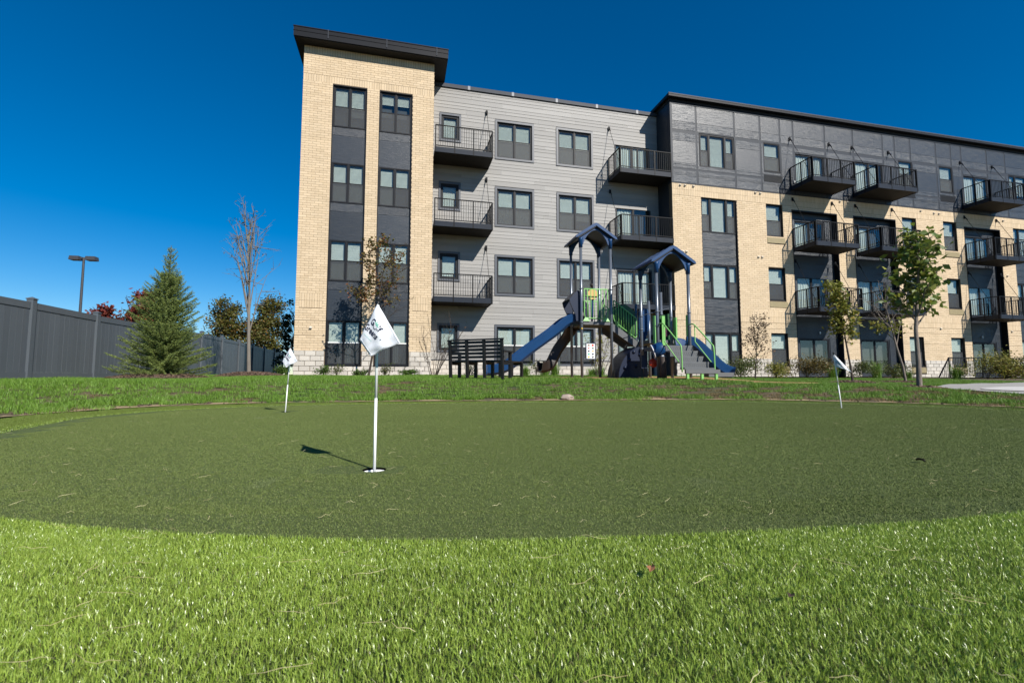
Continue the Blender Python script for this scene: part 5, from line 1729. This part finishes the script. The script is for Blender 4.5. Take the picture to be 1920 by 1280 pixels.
def grow(root_r, H, seed, first=0.3, n1=9, len1=0.5, up=0.6, sub=5, wig=0.06, lean=(0, 0), depth=3, spread=None, top_only=0.0):
    """trunk and branch tubes; returns MB, twig points (position, level)"""
    r_ = random.Random(seed)
    b = MB()
    twigs = []
    def limb(p, d, L, r0, lev):
        n_ = 5 if lev < 2 else 3
        pts, rad = [p.copy()], [r0]
        for i in range(n_):
            d = (d + Vector((r_.gauss(0, wig), r_.gauss(0, wig), r_.gauss(0.02, wig)))).normalized()
            p = p + d * (L / n_)
            pts.append(p.copy()); rad.append(max(r0 * (1 - 0.8 * (i + 1) / n_), 0.0018))
        b.tube(pts, rad, 7 if lev == 0 else (5 if lev == 1 else 4), False)
        return pts
    tp = limb(Vector((0, 0, -0.1)), Vector((lean[0], lean[1], 1)).normalized(), H + 0.1, root_r, 0)
    def at(pts, t):
        k = t * (len(pts) - 1); i = min(int(k), len(pts) - 2)
        return pts[i].lerp(pts[i + 1], k - i)
    def branch(pts, L, r0, lev):
        cnt = n1 if lev == 1 else sub
        for k in range(cnt):
            t = (first + (1 - first) * (k + r_.random() * .8) / cnt) if lev == 1 else 0.25 + 0.75 * (k + r_.random()) / cnt
            t = min(t, 0.99)
            p = at(pts, t)
            a = k * 2.4 + r_.uniform(-.5, .5)
            base = (pts[-1] - pts[0]).normalized()
            side = Vector((math.cos(a), math.sin(a), 0))
            d = (side * (1 - up) + base * up + Vector((0, 0, 0.15))).normalized() if lev == 1 else (base * 0.65 + Vector((r_.gauss(0, .6), r_.gauss(0, .6), r_.gauss(.15, .45)))).normalized()
            Lk = L * (r_.uniform(.75, 1.15)) * ((1.1 - 0.6 * (t - first) / (1 - first + 1e-6)) if lev == 1 else (1.1 - .5 * t))
            q = limb(p, d, Lk, r0 * r_.uniform(.7, 1.0), lev)
            for m_ in range(len(q)):
                twigs.append((q[m_], lev, t))
            if lev < depth:
                branch(q, Lk * 0.48, r0 * 0.5, lev + 1)
    branch(tp, len1 * H, root_r * 0.42, 1)
    return b, twigs

def tree(name, x, y, label, H, root_r, bark, leaf, nleaf, size, seed, group=None, keep=None, aspect=0.5, spread=0.05, cat="tree", droop=0.3, **kw):
    root = thing(name, label, cat, (x, y, gz1(x, y)), random.uniform(0, 6.28) if kw.pop('spin', False) else 0.0, group)
    b, tw = grow(root_r, H, seed, **kw)
    b.build("trunk", bark, root, True)
    if nleaf:
        r_ = np.random.default_rng(seed + 5)
        pts = np.array([t[0][:] for t in tw if t[1] >= 2 or kw.get('depth', 3) < 2])
        if keep is not None:
            pts = pts[keep(pts)]
        pts = pts[r_.integers(0, len(pts), nleaf)] + r_.normal(0, spread, (nleaf, 3))
        v, t = leaf_cloud(pts, size, seed + 6, droop=droop, aspect=aspect)
        link("crown", npmesh("crown", v, t, leaf), root)
    return root

def spruce(x, y, H, Rb, seed, label):
    root = thing("spruce_tree", label, "spruce tree", (x, y, gz1(x, y)))
    r_ = random.Random(seed); rn = np.random.default_rng(seed)
    b = MB()
    b.tube([(0, 0, -.1), (.02, 0, H * .5), (.03, .01, H * .8), (.05, .0, H)], [.07, .04, .015, .006], 7)
    seg_a, seg_b = [], []
    z = 0.10
    while z < H * 0.96:
        t = z / H
        n_ = 14 if t < .72 else (5 if t < .84 else 4)
        rad = Rb * (1 - t) ** 0.8 * (1.0 if t > 0.16 else 0.80 + 1.2 * t)
        if t > .72: rad = 0.11 + 0.75 * (1 - t)
        for k in range(n_):
            a = 2 * math.pi * (k + r_.random() * .7) / n_ + z * 3
            L = rad * r_.uniform(.62, 1.10) * (1 + .14 * math.sin(a * 2 + z * 4))
            el = 0.02 + 0.75 * t + (0.25 if t > .72 else 0) + r_.uniform(-.16, .18)
            p0 = Vector((0.05 * t, 0, z))
            pts = [p0]
            d = Vector((math.cos(a) * math.cos(el), math.sin(a) * math.cos(el), math.sin(el) - .12 * (1 - t)))
            m_ = 5
            for i in range(m_):
                d = (d + Vector((0, 0, .09))).normalized()
                pts.append(pts[-1] + d * L / m_)
            b.tube([tuple(q) for q in pts], [.012 * (1 - t * .5) * (1 - .75 * i / m_) for i in range(m_ + 1)], 4, False)
            nn = max(3, int(L / 0.037))
            for i in range(nn):
                s = (i + 1) / nn
                kq = s * m_; ki = min(int(kq), m_ - 1)
                q = pts[ki].lerp(pts[ki + 1], kq - ki)
                dd = (pts[ki + 1] - pts[ki]).normalized()
                side = dd.cross(Vector((0, 0, 1))).normalized()
                for sg in (-1, 1):
                    tl = (0.07 + 0.15 * (1 - s) * min(1, L)) * r_.uniform(.7, 1.25)
                    td = (dd * r_.uniform(.5, .9) + side * sg * r_.uniform(.5, .9) + Vector((0, 0, r_.uniform(-.40, .35)))).normalized()
                    seg_a.append(q[:]); seg_b.append((q + td * tl)[:])
            for i in range(m_):
                seg_a.append(pts[i][:]); seg_b.append(pts[i + 1][:])
        z += (0.115 if t < .7 else 0.17) * r_.uniform(.85, 1.15)
    seg_a.append((.04, 0, H * .82)); seg_b.append((.05, 0, H * 1.0))
    b.build("trunk", 'dark_bark', root, True)
    A, Bq = np.array(seg_a), np.array(seg_b)
    Ls = np.linalg.norm(Bq - A, axis=1)
    cnt = np.maximum((Ls / 0.0072).astype(int), 4)
    idx = np.repeat(np.arange(len(A)), cnt)
    t = rn.random(len(idx))[:, None]
    P0 = A[idx] * (1 - t) + Bq[idx] * t
    ax = (Bq - A)[idx] / Ls[idx][:, None]
    rnd = rn.normal(0, 1, P0.shape)
    per = rnd - ax * (rnd * ax).sum(1)[:, None]; per /= np.linalg.norm(per, axis=1)[:, None]
    d = ax * 0.75 + per * 0.75 + np.array([0, 0, .12]); d /= np.linalg.norm(d, axis=1)[:, None]
    L = rn.uniform(.026, .050, len(P0))[:, None]
    s = np.cross(d, rn.normal(0, 1, P0.shape)); s /= np.linalg.norm(s, axis=1)[:, None]
    v = np.stack([P0 - s * .0048, P0 + s * .0048, P0 + d * L], 1).reshape(-1, 3)
    tr_i = (np.arange(len(P0)) * 3)[:, None] + [0, 1, 2]
    link("foliage", npmesh("foliage", v, tr_i, 'needle'), root)
    return root
spruce(-9.25, 12.5, 3.6, 1.22, 3, "young blue-green spruce in a mulch ring in front of the fence")

tree("ornamental_tree", -9.46, 17.0, "tall nearly bare tree with upswept grey branches left of the tower", 5.3, 0.075, 'pale_bark', 'leaf_bronze', 120, (.07, .12), 12, first=.30, n1=17, len1=.50, up=.80, sub=4, wig=.035, depth=3,
     keep=lambda p: p[:, 2] > 3.6, spread=.04)
tree("ornamental_tree", -5.66, 18.6, "small tree with sparse rusting leaves in front of the tower windows", 5.0, 0.045, 'dark_bark', 'leaf_rust', 1500, (.09, .16), 23, first=.38, n1=15, len1=.34, up=.42, sub=5, wig=.09, depth=3, spread=.10,
     keep=lambda p: (p[:, 2] > 2.9) & (np.hypot(p[:, 0], p[:, 1]) < 1.25))
tree("ornamental_tree", 9.78, 19.0, "small tree with purple-brown leaves before the wing's ground floor", 2.3, 0.030, 'dark_bark', 'leaf_purple', 700, (.07, .12), 31, first=.30, n1=14, len1=.36, up=.5, sub=5, wig=.08, depth=2, spread=.07)
tree("ornamental_tree", 9.38, 13.0, "slim young tree with yellow-green leaves behind the right flag", 2.75, 0.032, 'dark_bark', 'leaf_yellowgreen', 1100, (.08, .14), 44, first=.40, n1=15, len1=.165, up=.5, sub=5, wig=.07, depth=3, spread=.07, aspect=.6)
tree("ornamental_tree", 9.03, 10.5, "leafy green tree with a bare trunk beside the concrete path", 3.45, 0.058, 'bark', 'leaf_green', 850, (.11, .20), 57, first=.40, n1=15, len1=.205, up=.50, sub=5, wig=.08, depth=3, spread=.09, aspect=.62, lean=(-.05, .0),
     keep=lambda p: p[:, 2] > 1.75)
tree("ornamental_tree", 13.75, 16.5, "leaning thin tree with few yellowing leaves behind the leafy tree", 3.2, 0.045, 'bark', 'leaf_yellowgreen', 170, (.10, .16), 63, first=.42, n1=12, len1=.42, up=.55, sub=5, wig=.08, depth=3, lean=(-.06, 0), spread=.10,
     keep=lambda p: p[:, 2] < 2.2)
# beyond the fence
def bg_tree(x, y, H, rx, leaf, n_, label, seed, z0=0.25, size=(.18, .34)):
    root = thing("background_tree", label, "tree", (x, y, gz1(x, y)), 0, "trees beyond the fence")
    b, tw = grow(0.11, H * .8, seed, first=.2, n1=12, len1=.4, up=.5, depth=2)
    b.build("trunk", 'dark_bark', root, True)
    r_ = np.random.default_rng(seed)
    C = np.column_stack([r_.normal(0, .42, 26) * rx, r_.normal(0, .42, 26) * rx, H * (z0 + (0.93 - z0) * r_.random(26))])
    C[:, :2] *= (1.25 - 0.95 * (C[:, 2:] / H - z0) / (1 - z0))
    k = r_.integers(0, 26, n_)
    P_ = C[k] + r_.normal(0, .30, (n_, 3)) * rx * np.array([.8, .8, .75]) * r_.uniform(.5, 1.0, 26)[k][:, None]
    P_ = P_[P_[:, 2] > H * z0 * .5]
    v, t = leaf_cloud(P_, size, seed + 1, droop=.2, aspect=.6)
    link("crown", npmesh("crown", v, t, leaf), root)
bg_tree(-27.9, 32, 5.0, 1.0, 'leaf_red', 2200, "dark red maple crown just above the fence near the lamp post", 3)
bg_tree(-26.3, 33, 4.4, 1.7, 'leaf_olive', 3000, "low olive and rust treetop behind the fence left of the spruce", 4)
bg_tree(-25.0, 32, 6.0, 1.25, 'leaf_red', 3000, "tall red maple showing behind the spruce", 5)
bg_tree(-31.8, 52, 9.0, 2.4, 'leaf_olive', 6500, "rounded olive-brown tree over the fence right of the spruce", 6)
bg_tree(-29.0, 53, 7.4, 1.9, 'leaf_rust', 3500, "rust-tinged tree behind the bare tree's trunk", 9)
bg_tree(-26.6, 52, 9.0, 2.5, 'leaf_olive', 6500, "olive-brown tree between the bare tree and the tower", 7)
bg_tree(-11.45, 24.0, 4.5, 0.42, 'leaf_dark', 1300, "narrow dark shrubby tree against the tower's left corner", 8, z0=.08, size=(.10, .18))

def twig_shrub(x, y, H, n_, seed, label, leaf=None, nl=0, group=None):
    root = thing("bare_shrub", label, "shrub", (x, y, gz1(x, y)), 0, group)
    r_ = random.Random(seed); b = MB(); tips = []
    for i in range(n_):
        a = r_.uniform(0, 6.28); p = Vector((.10 * math.cos(a), .10 * math.sin(a), -.05)); d = Vector((math.cos(a) * .45, math.sin(a) * .45, 1)).normalized()
        pts, rad = [p], [.014]
        L = H * r_.uniform(.6, 1.05)
        for k in range(6):
            d = (d + Vector((r_.gauss(0, .10), r_.gauss(0, .10), .04))).normalized(); p = p + d * L / 6; pts.append(p); rad.append(.014 * (1 - (k + 1) / 7))
            if k > 0:
                for _ in range(2):
                    e_ = (d + Vector((r_.gauss(0, .5), r_.gauss(0, .5), .2))).normalized()
                    q = [p, p + e_ * L * .12, p + e_ * L * .22 + Vector((0, 0, .04))]
                    b.tube(q, [.006, .004, .002], 4, False); tips += [q[1], q[2]]
        b.tube(pts, rad, 5, False)
    b.build("stems", 'dark_bark', root, True)
    if nl:
        T_ = np.array([t[:] for t in tips]); rn = np.random.default_rng(seed)
        v, t = leaf_cloud(T_[rn.integers(0, len(T_), nl)] + rn.normal(0, .04, (nl, 3)), (.05, .10), seed)
        link("leaves", npmesh("leaves", v, t, leaf), root)
    return root
twig_shrub(-3.05, 18.4, 2.3, 13, 4, "bare twiggy shrub at the corner between tower and grey wall", 'leaf_rust', 40)
twig_shrub(3.35, 18.2, 1.9, 10, 6, "yellow-leaved shrub behind the playground's high deck", 'leaf_yellowgreen', 420)

def shrub(x, y, rx, h, leaf, n_, label, seed, size=(.05, .10), name="shrub"):
    root = thing(name, label, "shrub", (x, y, gz1(x, y)), 0, "shrubs along the building")
    rn = np.random.default_rng(seed); r_ = random.Random(seed)
    b = MB()
    for i in range(9):
        a = r_.uniform(0, 6.28); q = r_.uniform(.2, .8) * rx
        b.tube([(0, 0, -.03), (q * .4 * math.cos(a), q * .4 * math.sin(a), h * .45), (q * math.cos(a), q * math.sin(a), h * r_.uniform(.7, .95))], [.012, .008, .003], 4, False)
    b.build("stems", 'dark_bark', root)
    m_ = 9
    C = np.column_stack([rn.normal(0, .45, m_) * rx, rn.normal(0, .45, m_) * rx, h * rn.uniform(.25, .75, m_)])
    k = rn.integers(0, m_, n_)
    P_ = C[k] + rn.normal(0, .30, (n_, 3)) * np.array([rx, rx, h * .55])
    P_ = P_[(P_[:, 2] > .01) & (P_[:, 2] < h * 1.2)]
    v, t = leaf_cloud(P_, size, seed, droop=-.25)
    link("leaves", npmesh("leaves", v, t, leaf), root)
    return root
def tuft(x, y, h, n_, label, seed, m='grass', spread=.10):
    rn = np.random.default_rng(seed)
    root = thing("ornamental_grass", label, "grass plant", (x, y, gz1(x, y)), 0, "ornamental grasses along the building")
    P_ = np.column_stack([rn.normal(0, spread * .5, n_), rn.normal(0, spread * .5, n_), np.zeros(n_)])
    v, t = blades(P_, (h * .6, h * 1.15), .011, .34, seed, .75)
    link("blades", npmesh("blades", v, t, m), root)
    return root
def at(px_, d): return ((px_ - 960) / 884.0 * d, d)
for i, (q, d, rx, h, lf, n_, lab) in enumerate([
    (525, 18.3, .32, .36, 'leaf_juniper', 900, "low bright green shrub beside the tower's left corner"),
    (607, 18.6, .24, .40, 'leaf_juniper', 700, "small rounded green shrub under the tower's left pier"),
    (632, 18.6, .22, .48, 'leaf_shrub', 260, "loose broad-leaved plant under the tower's left window"),
    (680, 18.6, .28, .30, 'leaf_juniper', 700, "low green shrub at the foot of the rusting tree"),
    (722, 18.7, .26, .50, 'leaf_shrub', 320, "upright leafy plant just right of the nearest flagpole"),
    (762, 18.8, .40, .26, 'leaf_juniper', 800, "low spreading green shrub below the tower's right pier"),
    (880, 19.3, .28, .62, 'leaf_shrub', 300, "sparse leafy plant seen through the bench legs"),
    (1005, 19.9, .26, .70, 'leaf_shrub', 300, "leafy plant against white blocks right of the bench"),
    (1385, 20.6, .75, .95, 'leaf_shrub', 2300, "wide green shrub just past the end of the right slide"),
    (1455, 21.2, .55, .75, 'leaf_yellowgreen', 1400, "yellow-green shrub right of the purple-leaved tree"),
    (1512, 21.2, .80, 1.05, 'leaf_bronze', 2600, "big bronze-green shrub in front of the first recessed bay"),
    (1612, 21.8, .50, .85, 'leaf_shrub', 1100, "green shrub right of the slim tree's trunk"),
    (1675, 22.5, .55, .80, 'leaf_shrub', 1200, "grey-green shrub under the leaning tree"),
    (1850, 21.5, .70, 1.25, 'leaf_yellowgreen', 2000, "tall yellow-green shrub before the ramp railing"),
    (1882, 21.6, .65, 1.00, 'leaf_bronze', 1900, "bushy olive shrub second from the right edge"),
    (1915, 21.6, .75, 1.05, 'leaf_shrub', 2100, "bushy green shrub at the right edge of the picture")]):
    x, y = at(q, d)
    shrub(x, y, rx, h, lf, n_, lab, 100 + i, size=(.05, .11) if d > 20 else (.04, .09))
for i, (q, d, h, lab) in enumerate([
    (985, 19.7, .62, "ornamental grass clump just right of the low bench"), (1022, 19.9, .66, "ornamental grass clump left of the brown chute's foot"), (1040, 20.0, .75, "tallest grass clump beside the brown chute's foot"),
    (1125, 20.2, .60, "grass clump seen between the high tower's front posts"), (1110, 20.0, .45, "short grass clump under the picture panel"),
    (1560, 21.5, .85, "grass clump in front of the first bay's right door"), (1642, 22.0, 1.05, "tall grass clump in front of the second bay"), (1792, 22.0, .75, "grass clump at the sloping end of the ramp railing"), (1700, 22.4, .5, "short grass clump right of the leafy tree trunk")]):
    x, y = at(q, d)
    tuft(x, y, h, 260, lab, 300 + i, spread=.16)
